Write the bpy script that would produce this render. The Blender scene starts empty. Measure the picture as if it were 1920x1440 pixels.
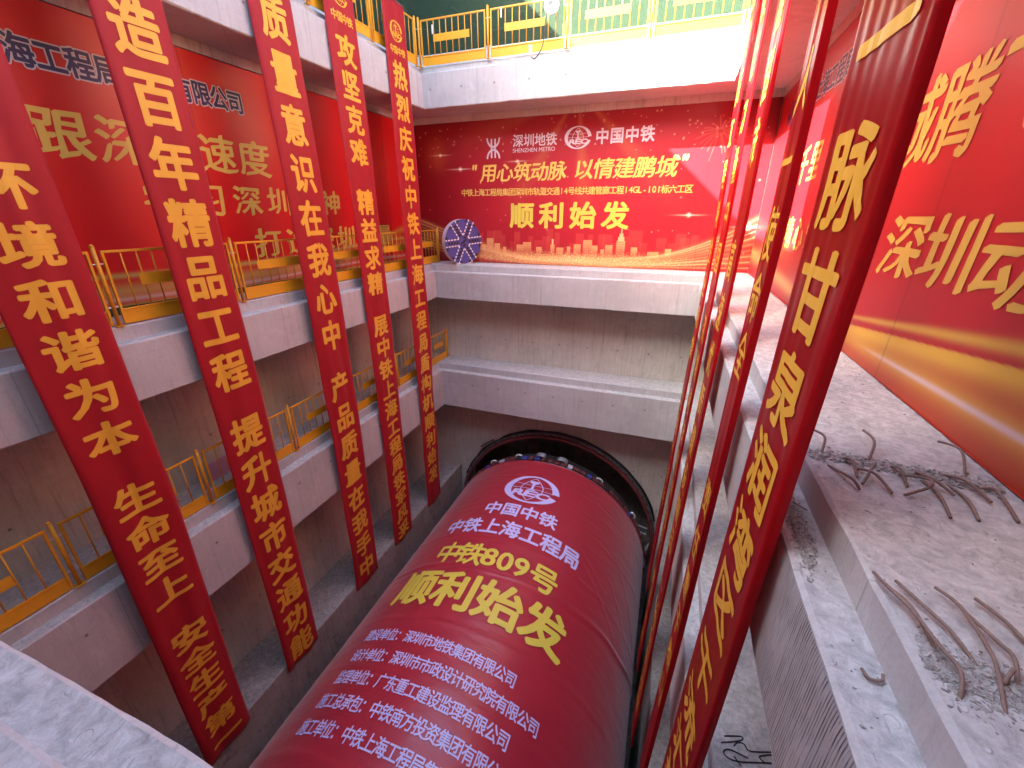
import bpy, bmesh, math, random
import numpy as np
from mathutils import Vector, Matrix, noise

# ---------------------------------------------------------------- camera, sky, sun, exposure
S = bpy.context.scene
COL = S.collection
cam = bpy.data.cameras.new("camera")
cam.sensor_width = 36; cam.lens = 780.9 / 1920 * 36
cam.clip_start = 0.05; cam.clip_end = 600
camo = bpy.data.objects.new("camera", cam); COL.objects.link(camo)
camo.location = (0, 0, 0)
camo.rotation_euler = (math.radians(90 - 22.16), 0, math.radians(20.09))
S.camera = camo

SUN_TO = Vector((1.124, .89, -1.0)).normalized()       # direction the light travels
ELEV = math.asin(-SUN_TO.z)
AZ = math.atan2(-SUN_TO.x, -SUN_TO.y)
wd = bpy.data.worlds.new("World"); S.world = wd; wd.use_nodes = True
wn = wd.node_tree
sky = wn.nodes.new("ShaderNodeTexSky"); sky.sky_type = 'NISHITA'; sky.sun_disc = False
sky.sun_elevation = ELEV; sky.sun_rotation = AZ % (2 * math.pi)
sky.air_density = 1.0; sky.dust_density = 4.0; sky.ozone_density = .8
bgn = wn.nodes['Background']; wn.links.new(sky.outputs[0], bgn.inputs[0]); bgn.inputs[1].default_value = .115
sd = bpy.data.lights.new("sun", 'SUN'); sd.energy = 3.6; sd.angle = math.radians(.5); sd.color = (1, .93, .84)
so = bpy.data.objects.new("sun", sd); COL.objects.link(so)
so.rotation_euler = SUN_TO.to_track_quat('-Z', 'Y').to_euler(); so.location = (-20, -16, 30)
S.view_settings.view_transform = 'Standard'; S.view_settings.look = 'None'
S.view_settings.exposure = 4.15; S.view_settings.gamma = 1
S.view_settings.use_curve_mapping = False

R_ = random.Random(7)

# ---------------------------------------------------------------- helpers
def tag(o, label=None, cat=None, group=None, kind=None):
    if label: o['label'] = label
    if cat: o['category'] = cat
    if group: o['group'] = group
    if kind: o['kind'] = kind
    return o

def empty(name, loc=(0, 0, 0), rz=0):
    o = bpy.data.objects.new(name, None); COL.objects.link(o)
    o.location = loc; o.rotation_euler = (0, 0, rz); o.empty_display_size = .2
    return o

def obj(name, bm, mat, parent=None, smooth=False):
    me = bpy.data.meshes.new(name)
    if isinstance(bm, bmesh.types.BMesh):
        bm.to_mesh(me); bm.free()
    else:
        me.from_pydata(bm[0], [], bm[1]); me.update()
    if smooth:
        me.polygons.foreach_set('use_smooth', [True] * len(me.polygons))
    if mat: me.materials.append(mat)
    o = bpy.data.objects.new(name, me); COL.objects.link(o)
    if parent: o.parent = parent
    return o

def box(bm, x0, x1, y0, y1, z0, z1, bev=0):
    v = [bm.verts.new(p) for p in ((x0,y0,z0),(x1,y0,z0),(x1,y1,z0),(x0,y1,z0),(x0,y0,z1),(x1,y0,z1),(x1,y1,z1),(x0,y1,z1))]
    fs = [bm.faces.new([v[i] for i in f]) for f in ((3,2,1,0),(4,5,6,7),(0,1,5,4),(1,2,6,5),(2,3,7,6),(3,0,4,7))]
    if bev:
        es = list({e for f in fs for e in f.edges})
        bmesh.ops.bevel(bm, geom=es, offset=bev, segments=2, affect='EDGES', profile=.6)

def obox(bm, c, ax, ay, az, hx, hy, hz):
    c = Vector(c); ax, ay, az = Vector(ax), Vector(ay), Vector(az)
    v = []
    for sz in (-1, 1):
        for sx, sy in ((-1,-1),(1,-1),(1,1),(-1,1)):
            v.append(bm.verts.new(c + ax*hx*sx + ay*hy*sy + az*hz*sz))
    for f in ((3,2,1,0),(4,5,6,7),(0,1,5,4),(1,2,6,5),(2,3,7,6),(3,0,4,7)):
        bm.faces.new([v[i] for i in f])

def tube(bm, pts, r, n=8, cap=True, rfn=None):
    pts = [Vector(p) for p in pts]; rings = []
    up = Vector((0, 0, 1))
    for i, p in enumerate(pts):
        t = (pts[min(i+1, len(pts)-1)] - pts[max(i-1, 0)]).normalized()
        a = t.cross(up)
        if a.length < .05: a = t.cross(Vector((1, 0, 0)))
        a.normalize(); b = t.cross(a)
        rr = r if rfn is None else r * rfn(i)
        rings.append([bm.verts.new(p + (a*math.cos(k*2*math.pi/n) + b*math.sin(k*2*math.pi/n))*rr) for k in range(n)])
    for i in range(len(rings)-1):
        for k in range(n):
            bm.faces.new((rings[i][k], rings[i][(k+1) % n], rings[i+1][(k+1) % n], rings[i+1][k]))
    if cap:
        bm.faces.new(rings[0][::-1]); bm.faces.new(rings[-1])

def spline(pts, n=8):
    P = [Vector(p) for p in pts]; out = []
    for i in range(len(P)-1):
        p0 = P[max(i-1, 0)]; p1 = P[i]; p2 = P[i+1]; p3 = P[min(i+2, len(P)-1)]
        for k in range(n):
            t = k/n
            out.append(.5*((2*p1)+(p2-p0)*t+(2*p0-5*p1+4*p2-p3)*t*t+(3*p1-p0-3*p2+p3)*t**3))
    out.append(P[-1]); return out

def nz(x, y=0, z=0): return noise.noise(Vector((x, y, z)))

# ---------------------------------------------------------------- materials
class NT:
    def __init__(s, name):
        s.m = bpy.data.materials.new(name); s.m.use_nodes = True
        s.t = s.m.node_tree; s.b = s.t.nodes['Principled BSDF']
    def n(s, typ, **kw):
        nd = s.t.nodes.new(typ)
        for k, v in kw.items():
            if k.startswith('i_'):
                nm = k[2:]; nd.inputs[int(nm) if nm.isdigit() else nm].default_value = v
            else: setattr(nd, k, v)
        return nd
    def l(s, a, b): s.t.links.new(a, b)
    def math(s, op, a, b=None, c=None, clamp=False):
        nd = s.n('ShaderNodeMath', operation=op, use_clamp=clamp)
        for i, v in enumerate((a, b, c)):
            if v is None: continue
            if isinstance(v, (int, float)): nd.inputs[i].default_value = v
            else: s.l(v, nd.inputs[i])
        return nd.outputs[0]
    def mix(s, f, a, b):
        nd = s.n('ShaderNodeMix', data_type='RGBA')
        for i, v in ((0, f), (6, a), (7, b)):
            if isinstance(v, (int, float)): nd.inputs[i].default_value = v
            elif isinstance(v, tuple): nd.inputs[i].default_value = (*v, 1) if len(v) == 3 else v
            else: s.l(v, nd.inputs[i])
        return nd.outputs[2]
    def ramp(s, f, *stops):
        nd = s.n('ShaderNodeValToRGB'); e = nd.color_ramp.elements
        while len(e) < len(stops): e.new(.5)
        for i, (p, c) in enumerate(stops):
            e[i].position = p; e[i].color = (c, c, c, 1) if isinstance(c, (int, float)) else (*c, 1)
        s.l(f, nd.inputs[0]); return nd.outputs[0]
    def noise(s, vec, scale, det=4, rough=.6, dist=0):
        nd = s.n('ShaderNodeTexNoise', i_Scale=scale, i_Detail=det, i_Roughness=rough, i_Distortion=dist)
        s.l(vec, nd.inputs['Vector']); return nd.outputs[0]
    def pos(s): return s.n('ShaderNodeNewGeometry').outputs['Position']
    def scale(s, vec, sc):
        nd = s.n('ShaderNodeMapping'); s.l(vec, nd.inputs[0]); nd.inputs['Scale'].default_value = sc
        return nd.outputs[0]
    def bump(s, h, st, dist=.01, prev=None):
        nd = s.n('ShaderNodeBump', i_Strength=st, i_Distance=dist); s.l(h, nd.inputs['Height'])
        if prev is not None: s.l(prev, nd.inputs['Normal'])
        s.l(nd.outputs[0], s.b.inputs['Normal']); return nd.outputs[0]
    def set(s, **kw):
        for k, v in kw.items():
            k = k.replace('_', ' ')
            if isinstance(v, tuple): s.b.inputs[k].default_value = (*v, 1)
            elif isinstance(v, (int, float)): s.b.inputs[k].default_value = v
            else: s.l(v, s.b.inputs[k])
        return s.m

def mat_concrete(name, ca, cb, stain=(.12, .1, .09), streak=.5, seam=True, pits=.5, dirt=.3, scale=1.0):
    q = NT(name); P = q.pos()
    big = q.noise(P, .55*scale, 5, .6); mid = q.noise(P, 3.1*scale, 6, .65, .3); fine = q.noise(P, 38*scale, 4, .7)
    c = q.mix(q.ramp(big, (.3, 0.), (.72, 1.)), ca, cb)
    # board/vertical streaks
    st = q.noise(q.scale(P, (6, 6, .5)), 2.2, 5, .7)
    c = q.mix(q.math('MULTIPLY', q.ramp(st, (.5, 0.), (.78, 1.)), streak*.55), c, stain)
    # blotches / efflorescence
    c = q.mix(q.math('MULTIPLY', q.ramp(mid, (.56, 0.), (.75, 1.)), dirt), c, stain)
    pale = q.noise(P, 1.4*scale, 7, .7, .8)
    c = q.mix(q.math('MULTIPLY', q.ramp(pale, (.55, 0.), (.7, 1.)), .35), c, tuple(min(1, x*1.18) for x in cb))
    c = q.mix(q.math('MULTIPLY', q.ramp(fine, (.3, 1.), (.52, 0.)), .22), c, stain)
    if seam:
        sx = q.n('ShaderNodeSeparateXYZ'); q.l(P, sx.inputs[0])
        s = q.math('ADD', sx.outputs[0], sx.outputs[1])
        s = q.math('ADD', s, q.math('MULTIPLY', q.noise(P, 1.1, 2), .03))
        fr = q.math('FRACT', q.math('MULTIPLY', s, .47))
        ln = q.math('LESS_THAN', q.math('ABSOLUTE', q.math('SUBTRACT', fr, .5)), .0035)
        c = q.mix(q.math('MULTIPLY', ln, .5), c, stain)
        zz = q.math('ADD', sx.outputs[2], q.math('MULTIPLY', q.noise(P, .8, 3), .12))
        fz = q.math('FRACT', q.math('MULTIPLY', zz, 1.25))
        lz = q.math('LESS_THAN', q.math('ABSOLUTE', q.math('SUBTRACT', fz, .45)), .006)
        gate = q.ramp(q.noise(P, .9, 3), (.48, 0.), (.6, 1.))
        c = q.mix(q.math('MULTIPLY', q.math('MULTIPLY', lz, gate), .35), c, stain)
    vor = q.n('ShaderNodeTexVoronoi', i_Scale=26*scale); q.l(P, vor.inputs['Vector'])
    pit = q.ramp(vor.outputs['Distance'], (.05, 0.), (.17, 1.))
    pg = q.ramp(q.noise(P, 4, 3), (.5, 0.), (.62, 1.))
    pv = q.math('SUBTRACT', 1.0, q.math('MULTIPLY', q.math('SUBTRACT', 1.0, pit), pg))
    c = q.mix(q.math('MULTIPLY', q.math('SUBTRACT', 1.0, pv), pits*.8), c, stain)
    if seam:
        sp = q.n('ShaderNodeSeparateXYZ'); q.l(P, sp.inputs[0])
        hx = q.math('SUBTRACT', q.math('FRACT', q.math('MULTIPLY', q.math('ADD', sp.outputs[0], sp.outputs[1]), .94)), .5)
        hz = q.math('SUBTRACT', q.math('FRACT', q.math('ADD', q.math('MULTIPLY', sp.outputs[2], .62), .3)), .5)
        hd = q.math('SQRT', q.math('ADD', q.math('POWER', q.math('MULTIPLY', hx, 1.06), 2.), q.math('POWER', q.math('MULTIPLY', hz, 1.6), 2.)))
        hole = q.ramp(hd, (.020, 1.), (.028, 0.)); rim = q.ramp(hd, (.03, 1.), (.09, 0.))
        c = q.mix(q.math('MULTIPLY', hole, .75), c, (.05, .045, .04)); c = q.mix(q.math('MULTIPLY', rim, .12), c, stain)
        dr = q.noise(q.scale(P, (4.2, 4.2, .22)), 2.6, 5, .75, .2)
        c = q.mix(q.math('MULTIPLY', q.ramp(dr, (.54, 0.), (.70, 1.)), streak*.8), c, tuple(x*.8 for x in stain))
        pk = q.noise(q.scale(P, (3.0, 3.0, 1.1)), 1.7, 5, .65, .5)
        c = q.mix(q.math('MULTIPLY', q.ramp(pk, (.60, 0.), (.63, 1.)), .16), c, tuple(min(1, x*1.3) for x in cb))
    # trowelled, pitted upper faces
    ge = q.n('ShaderNodeNewGeometry'); sn = q.n('ShaderNodeSeparateXYZ'); q.l(ge.outputs['True Normal'], sn.inputs[0])
    up = q.ramp(sn.outputs[2], (.6, 0.), (.9, 1.))
    va = q.n('ShaderNodeTexVoronoi', i_Scale=11.0); q.l(P, va.inputs['Vector'])
    vr = q.math('ABSOLUTE', q.math('SUBTRACT', va.outputs['Distance'], .30))
    crat = q.math('MULTIPLY', q.ramp(vr, (.0, 1.), (.045, 0.)), q.ramp(q.noise(P, 3.2, 2), (.58, 0.), (.64, 1.)))
    mot = q.noise(P, 13, 7, .72, .6); sc2 = q.noise(q.scale(P, (9, 2.5, 5)), 3.0, 6, .8, 1.5)
    tcol = q.mix(q.ramp(mot, (.35, 0.), (.68, 1.)), tuple(x*.74 for x in ca), tuple(min(1, x*1.14) for x in cb))
    tcol = q.mix(q.math('MULTIPLY', q.ramp(sc2, (.60, 0.), (.68, 1.)), .6), tcol, stain)
    tcol = q.mix(q.math('MULTIPLY', crat, .35), tcol, (.62, .60, .60))
    c = q.mix(q.math('MULTIPLY', up, .8), c, tcol)
    b0 = q.bump(q.math('MULTIPLY', q.math('ADD', crat, q.math('ADD', mot, q.math('MULTIPLY', q.math('MULTIPLY', q.ramp(sc2, (.58, 0.), (.68, 1.)), -1.), 1.))), up), .5, .012)
    b1 = q.bump(mid, .35, .02, b0); b2 = q.bump(fine, .35, .004, b1); q.bump(pv, pits, .008, b2)
    return q.set(Base_Color=c, Roughness=.86)

M = {}
M['beam'] = mat_concrete('beam_concrete', (.415, .40, .40), (.56, .545, .54), (.24, .22, .21), .35, True, .25, .15)
M['wall'] = mat_concrete('wall_concrete', (.48, .45, .40), (.63, .59, .53), (.25, .22, .19), .7, True, .25, .35)
M['slab'] = mat_concrete('slab_concrete', (.33, .31, .30), (.43, .41, .40), (.17, .15, .14), .1, False, .5, .35, 1.6)
M['rough'] = mat_concrete('stained_concrete', (.24, .22, .20), (.40, .375, .35), (.07, .06, .05), .9, False, .6, .8)
M['kerb'] = mat_concrete('kerb_concrete', (.5, .52, .52), (.6, .61, .6), (.25, .25, .24), .3, True, .2, .2)

def mat_grooved():
    q = NT('scored_concrete'); P = q.pos()
    sx = q.n('ShaderNodeSeparateXYZ'); q.l(P, sx.inputs[0])
    y = sx.outputs[1]
    ph = q.math('MULTIPLY', y, 48)
    fr = q.math('ABSOLUTE', q.math('SUBTRACT', q.math('FRACT', ph), .5))
    gn = q.noise(q.scale(P, (0, 46, 4.0)), 1.0, 3, .6)
    gate = q.ramp(q.math('ADD', gn, q.math('MULTIPLY', q.math('SUBTRACT', q.noise(P, 3.0, 4), .5), .5)), (.38, 0.), (.62, 1.))
    gate2 = q.ramp(sx.outputs[1], (.5, 1.), (.501, 0.))
    mr = q.n('ShaderNodeMapRange', i_1=2.32, i_2=2.5, i_3=1., i_4=0.); q.l(q.math('ADD', sx.outputs[1], q.math('MULTIPLY', q.noise(P, 6, 3), .2)), mr.inputs[0])
    groove = q.math('MULTIPLY', q.math('MULTIPLY', q.ramp(fr, (.1, 1.), (.24, 0.)), gate), mr.outputs[0])
    fine = q.noise(P, 60, 5, .7); mid = q.noise(P, 5, 5, .6)
    c = q.mix(mid, (.34, .32, .32), (.50, .475, .475))
    c = q.mix(q.math('MULTIPLY', groove, .85), c, (.06, .055, .055))
    spk = q.ramp(q.noise(P, 90, 2), (.68, 0.), (.74, 1.))
    c = q.mix(q.math('MULTIPLY', q.math('MULTIPLY', spk, mr.outputs[0]), .6), c, (.5, .48, .48))
    h = q.math('SUBTRACT', q.math('MULTIPLY', fine, .25), groove)
    q.bump(h, .9, .009)
    return q.set(Base_Color=c, Roughness=.9)
M['groove'] = mat_grooved()

def mat_simple(name, col, rough=.5, metal=0, var=.15, scale=20, bump=.1, dist=.003):
    q = NT(name); tc = q.n('ShaderNodeTexCoord').outputs['Object']
    n = q.noise(tc, scale, 4, .6)
    lo = tuple(x*(1-var) for x in col); hi = tuple(min(1, x*(1+var)) for x in col)
    q.bump(n, bump, dist)
    return q.set(Base_Color=q.mix(n, lo, hi), Roughness=rough, Metallic=metal)
def mat_paint(name, col, chip=(.22, .1, .05)):
    q = NT(name); P = q.pos()
    n = q.noise(P, 14, 5, .7); w = q.ramp(q.noise(P, 45, 4, .7), (.66, 0.), (.72, 1.))
    c = q.mix(n, tuple(x*.82 for x in col), tuple(min(1, x*1.12) for x in col))
    c = q.mix(q.math('MULTIPLY', w, .55), c, chip)
    q.bump(n, .15, .002)
    return q.set(Base_Color=c, Roughness=q.ramp(n, (.3, .38), (.7, .6)))
M['yellow'] = mat_paint('rail_paint', (.74, .33, .012))
M['plate'] = mat_paint('rail_plate_paint', (.74, .35, .012))
M['gold'] = mat_simple('gold_lettering', (.78, .40, .035), .5, 0, .07, 6, .05)
M['goldart'] = mat_simple('gold_print', (.82, .56, .11), .5, 0, .06, 3, .02)
M['goldshade'] = mat_simple('shaded_gold_print', (.60, .37, .07), .5, 0, .06, 3, .02)  # same gold print, shade put into its colour for the duller right poster
M['yellowprint'] = mat_simple('yellow_print', (.74, .60, .08), .45, 0, .05, 3, .02)
M['white'] = mat_simple('white_print', (.72, .66, .82), .5, 0, .05, 3, .02)
M['palewhite'] = mat_simple('pale_print', (.74, .66, .70), .5, 0, .04, 3, .02)
M['lilac'] = mat_simple('lilac_print', (.60, .55, .88), .45, 0, .04, 3, .02)
M['navy'] = mat_simple('navy_print', (.055, .04, .14), .5, 0, .1, 3, .02)
M['steel'] = mat_simple('dull_steel', (.25, .25, .27), .5, .7, .3, 8, .2)
M['shell'] = mat_simple('shield_shell', (.36, .37, .40), .5, .2, .2, 5, .2)
M['dark'] = mat_simple('dark_steel', (.035, .033, .035), .6, .3, .4, 8, .3)
M['rust'] = mat_simple('rusty_steel', (.14, .05, .035), .7, .2, .4, 25, .5)
M['ringred'] = mat_simple('red_oxide_steel', (.17, .035, .035), .6, .1, .3, 6, .3)
M['rebar'] = mat_simple('rebar_steel', (.26, .175, .145), .8, .2, .45, 40, .6)
M['blue'] = mat_simple('blue_paint', (.05, .06, .30), .45, 0, .2, 12, .1)
M['bluep'] = mat_simple('violet_blue_paint', (.055, .06, .26), .5, 0, .1, 6, .1)
M['silver'] = mat_simple('silver_paint', (.55, .55, .62), .4, .3, .05, 10, .05)
M['whitepl'] = mat_simple('white_plastic', (.75, .75, .75), .4, 0, .05, 10, .05)
M['black'] = mat_simple('black_rubber', (.012, .012, .014), .5, 0, .3, 20, .1)
M['lens'] = mat_simple('lamp_lens', (.10, .10, .11), .3, .6, .2, 60, .4)
M['chrome'] = mat_simple('chrome_rim', (.6, .6, .62), .25, .9, .1, 10, .05)
M['pink'] = mat_simple('pink_board', (.60, .26, .38), .6, 0, .1, 5, .1)
M['carpet'] = mat_simple('green_strip', (.02, .09, .03), .9, 0, .4, 60, .5)

def mat_turf():
    q = NT('green_turf'); P = q.pos()
    a = q.noise(P, 90, 4, .8); b = q.noise(P, 1.3, 5, .6)
    sc = q.noise(q.scale(P, (30, 30, 6)), 3, 3, .7)
    c = q.mix(q.ramp(a, (.3, 0.), (.7, 1.)), (.004, .020, .008), (.014, .048, .014))
    c = q.mix(q.math('MULTIPLY', b, .6), c, (.007, .034, .011)); c = q.mix(q.math('MULTIPLY', q.ramp(sc, (.55, 0.), (.75, 1.)), .4), c, (.028, .062, .018))
    q.bump(a, .8, .03)
    return q.set(Base_Color=c, Roughness=.85)
M['turf'] = mat_turf()

def mat_banner(name, col, rough, trans=.22, sheen=.2):
    q = NT(name); P = q.pos()
    n = q.noise(q.scale(P, (2, 2, .35)), 2.5, 4, .6); f = q.noise(P, 420, 2, .5)
    c = q.mix(n, tuple(x*.85 for x in col), tuple(min(1, x*1.1) for x in col))
    q.bump(f, .12, .001, q.bump(n, .12, .02))
    q.set(Base_Color=c, Roughness=rough)
    q.b.inputs['Sheen Weight'].default_value = sheen; q.b.inputs['Sheen Roughness'].default_value = .4
    q.b.inputs['Sheen Tint'].default_value = (1, .5, .5, 1)
    tr = q.n('ShaderNodeBsdfTranslucent'); q.l(c, tr.inputs[0])
    q.b.inputs['Specular IOR Level'].default_value = .38
    mx = q.n('ShaderNodeMixShader', i_0=trans); q.l(q.b.outputs[0], mx.inputs[1]); q.l(tr.outputs[0], mx.inputs[2])
    q.l(mx.outputs[0], q.t.nodes['Material Output'].inputs[0])
    return q.m
M['banner'] = mat_banner('red_banner_cloth', (.46, .010, .020), .55)
M['satin'] = mat_banner('red_satin_cloth', (.60, .008, .017), .30, .60, .04)

def mat_tarp():
    q = NT('crimson_tarpaulin'); P = q.pos()
    n = q.noise(P, 1.2, 5, .6, .4); f = q.noise(P, 9, 5, .6, .6); d = q.ramp(q.noise(P, 22, 4, .7), (.62, 0.), (.72, 1.))
    c = q.mix(n, (.36, .010, .026), (.45, .016, .038)); c = q.mix(q.math('MULTIPLY', d, .12), c, (.42, .25, .27))
    w = q.noise(q.scale(P, (1, 5, 1)), 1.6, 6, .6, 1.2)
    q.bump(f, .10, .02, q.bump(w, .2, .05))
    q.b.inputs['Coat Weight'].default_value = .25; q.b.inputs['Coat Roughness'].default_value = .22
    q.b.inputs['Sheen Weight'].default_value = .35; q.b.inputs['Sheen Roughness'].default_value = .45
    return q.set(Base_Color=c, Roughness=q.ramp(f, (.3, .34), (.7, .5)))
M['tarp'] = mat_tarp()

def mat_art(name, rough=.42):
    q = NT(name); a = q.n('ShaderNodeAttribute', attribute_name='Art')
    P = q.pos(); n = q.noise(P, 1.1, 3, .5); f = q.noise(P, 200, 2)
    q.bump(f, .05, .001, q.bump(n, .10, .06))
    return q.set(Base_Color=a.outputs[0], Roughness=rough)
M['art'] = mat_art('printed_vinyl')

# ---------------------------------------------------------------- lettering
_gl = {}
def raw_text(s, off=0):
    if s in _gl: return _gl[s]
    c = bpy.data.curves.new('lettering_curve', 'FONT'); c.body = s; c.size = 1; c.offset = off; c.resolution_u = 3
    o = bpy.data.objects.new('lettering_curve', c); COL.objects.link(o)
    dg = bpy.context.evaluated_depsgraph_get(); dg.update()
    m = bpy.data.meshes.new_from_object(o.evaluated_get(dg))
    v = [(p.co.x, p.co.y) for p in m.vertices]; f = [tuple(p.vertices) for p in m.polygons]
    bpy.data.objects.remove(o); bpy.data.curves.remove(c); bpy.data.meshes.remove(m)
    _gl[s] = (v, f); return _gl[s]
_ref = raw_text('国')[0]
_rx0, _rx1 = min(p[0] for p in _ref), max(p[0] for p in _ref); _ry0, _ry1 = min(p[1] for p in _ref), max(p[1] for p in _ref)
_cx, _cy, _sw, _sh = (_rx0+_rx1)/2, (_ry0+_ry1)/2, (_rx1-_rx0)/.92, (_ry1-_ry0)/.92

def glyph(ch):
    v, f = raw_text(ch)
    if not v: return v, f
    if ord(ch) > 0x2000:
        return [((x-_cx)/_sw, (y-_cy)/_sh) for x, y in v], f
    mx = (min(p[0] for p in v)+max(p[0] for p in v))/2
    return [((x-mx)/_sw, (y-_cy+.03)/_sh*1.02) for x, y in v], f

def ringsh(rx, ry, n, inner=False):
    p = [(rx*math.cos(2*math.pi*(i+.5)/n), ry*math.sin(2*math.pi*(i+.5)/n)) for i in range(n)]
    return tuple(p+([(0, 0)] if inner else []))
BOLD = ringsh(.031, .028, 6)
SEMI = ((-.017, -.014), (.017, -.014), (.017, .014), (-.017, .014))
HEAVY = ringsh(.040, .035, 8)
BRUSH = ((-.028, -.016), (-.010, -.006), (.010, .007), (.028, .018))
HALO = tuple((.09*math.cos(a*math.pi/5), .085*math.sin(a*math.pi/5)) for a in range(10))
NIB = BOLD

def letters(name, items, fn, mat, parent, grid=.25, shifts=BOLD, shear=0, eps=.00025, base=0., wob=0):
    """items: (character or string or (verts, faces), cu, cv, w, h) in the flat sheet, fn(u, v, lift) puts them on the surface"""
    V, F = [], []
    for it in items:
        ch, cu, cv, w, h = it[:5]
        sh = it[5] if len(it) > 5 else shifts
        if isinstance(ch, str):
            if len(ch) > 1:
                v, f = raw_text(ch)
                x0, x1 = min(p[0] for p in v), max(p[0] for p in v); y0, y1 = 0, .72
                v = [((x-(x0+x1)/2)/(x1-x0), (y-.36)/.72) for x, y in v]
            else: v, f = glyph(ch)
        else: v, f = ch
        if not v: continue
        bm = bmesh.new()
        for k, (sx, sy) in enumerate(sh):
            vs = []
            for x, y in v:
                if wob:
                    x2 = x + wob*nz(x*3+cu*5, y*3+cv*7, 1.3); y2 = y + wob*nz(x*3-cu, y*3+cv*3, 9.1)
                else: x2, y2 = x, y
                vs.append(bm.verts.new((cu+(x2+sx+shear*y2)*w, cv+(y2+sy)*h, k*eps)))
            for q in f:
                try: bm.faces.new([vs[i] for i in q])
                except ValueError: pass
        for ax in (0, 1):
            lo = min(p.co[ax] for p in bm.verts); hi = max(p.co[ax] for p in bm.verts)
            g = math.ceil(lo/grid)*grid
            while g < hi:
                co = [0, 0, 0]; no = [0, 0, 0]; co[ax] = g; no[ax] = 1
                bmesh.ops.bisect_plane(bm, geom=bm.verts[:]+bm.edges[:]+bm.faces[:], plane_co=co, plane_no=no, dist=1e-6)
                g += grid
        b0 = len(V); bm.verts.index_update()
        V += [fn(p.co.x, p.co.y, base+p.co.z) for p in bm.verts]
        F += [tuple(b0+p.index for p in q.verts) for q in bm.faces]
        bm.free()
    return obj(name, (V, F), mat, parent)

def strip2d(pts, w):
    V, F = [], []
    n = len(pts)
    for i, (x, y) in enumerate(pts):
        a = pts[max(i-1, 0)]; b = pts[min(i+1, n-1)]
        dx, dy = b[0]-a[0], b[1]-a[1]; L = math.hypot(dx, dy) or 1
        ww = w(i/(n-1)) if callable(w) else w
        V += [(x-dy/L*ww/2, y+dx/L*ww/2), (x+dy/L*ww/2, y-dx/L*ww/2)]
    for i in range(n-1): F.append((2*i, 2*i+1, 2*i+3, 2*i+2))
    return V, F

def merge2d(parts):
    V, F = [], []
    for v, f in parts:
        b = len(V); V += v; F += [tuple(b+i for i in q) for q in f]
    return V, F

def rail_emblem():
    """the builder's globe mark: open C ring, meridians, rail section and three letters; unit box -.5..+.5"""
    parts = []
    def arc(a0, a1, n=44, ro=(.5, .5), cx=0):
        return [(math.radians(a0+(a1-a0)*i/n)) for i in range(n+1)]
    A = arc(3, 343)          # gap at the lower right
    V, F = [], []
    for a in A:
        th = .045+.085*abs(math.cos(a))**1.3
        V += [(.5*math.cos(a), .5*math.sin(a)), ((.5-th)*math.cos(a), (.5-th)*math.sin(a))]
    for i in range(len(A)-1): F.append((2*i, 2*i+1, 2*i+3, 2*i+2))
    parts.append((V, F))
    c = lambda f, n=20: [f(i/n) for i in range(n+1)]
    for s in (-1, 1):
        parts.append(strip2d(c(lambda t: (s*.20*math.sin(math.pi*t), .42-.84*t)), .016))
    for h, b in ((.2, .05), (.02, -.0)):
        W = math.sqrt(max(.01, .40**2-h*h))
        parts.append(strip2d(c(lambda t: (-W+2*W*t, h-b*4*t*(1-t)-.01)), .014))
    # rail section
    parts.append(([(-.085, .30), (.085, .30), (.085, .23), (.025, .19), (.022, .0), (.10, -.05), (-.10, -.05), (-.022, .0), (-.025, .19), (-.085, .23)],
                  [(0, 9, 8, 3, 2, 1), (3, 8, 7, 4), (4, 7, 6, 5)]))
    return merge2d(parts)

def emblem_items(cu, cv, w, h):
    e = rail_emblem()
    it = [(e, cu, cv, w, h, ((0, 0),))]
    for k, ch in enumerate("REC"):
        v, f = raw_text(ch); x0, x1 = min(p[0] for p in v), max(p[0] for p in v)
        g = ([((x-(x0+x1)/2)/(x1-x0)+.25*(y-.36), (y-.36)/.72) for x, y in v], f)
        it.append((g, cu+(-.20+.215*k)*w, cv-.17*h, .205*w, .21*h, ((-.06, -.05), (.06, -.05), (.06, .05), (-.06, .05))))
    return it

def metro_mark():
    parts = []
    def arcs(sgn):
        for r, w_ in ((.46, .11),):
            pts = [(r*math.cos(a)*.95, sgn*(.56-r*math.sin(a)*1.05)) for a in [math.radians(2+176*i/24) for i in range(25)]]
            parts.append(strip2d(pts, w_))
    arcs(1); arcs(-1)
    for x in (-.13, .13):
        parts.append(([(x-.055, -.5), (x+.055, -.5), (x+.055, .5), (x-.055, .5)], [(0, 1, 2, 3)]))
    return merge2d(parts)

# ---------------------------------------------------------------- shaft: levels and walls
X0, X1, Y0, Y1 = -7.85, .90, .465, 13.45          # inner faces of the gallery beams
WX0, WX1, WY0, WY1 = -9.05, 2.30, -1.5, 14.65      # faces of the outer walls

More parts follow.
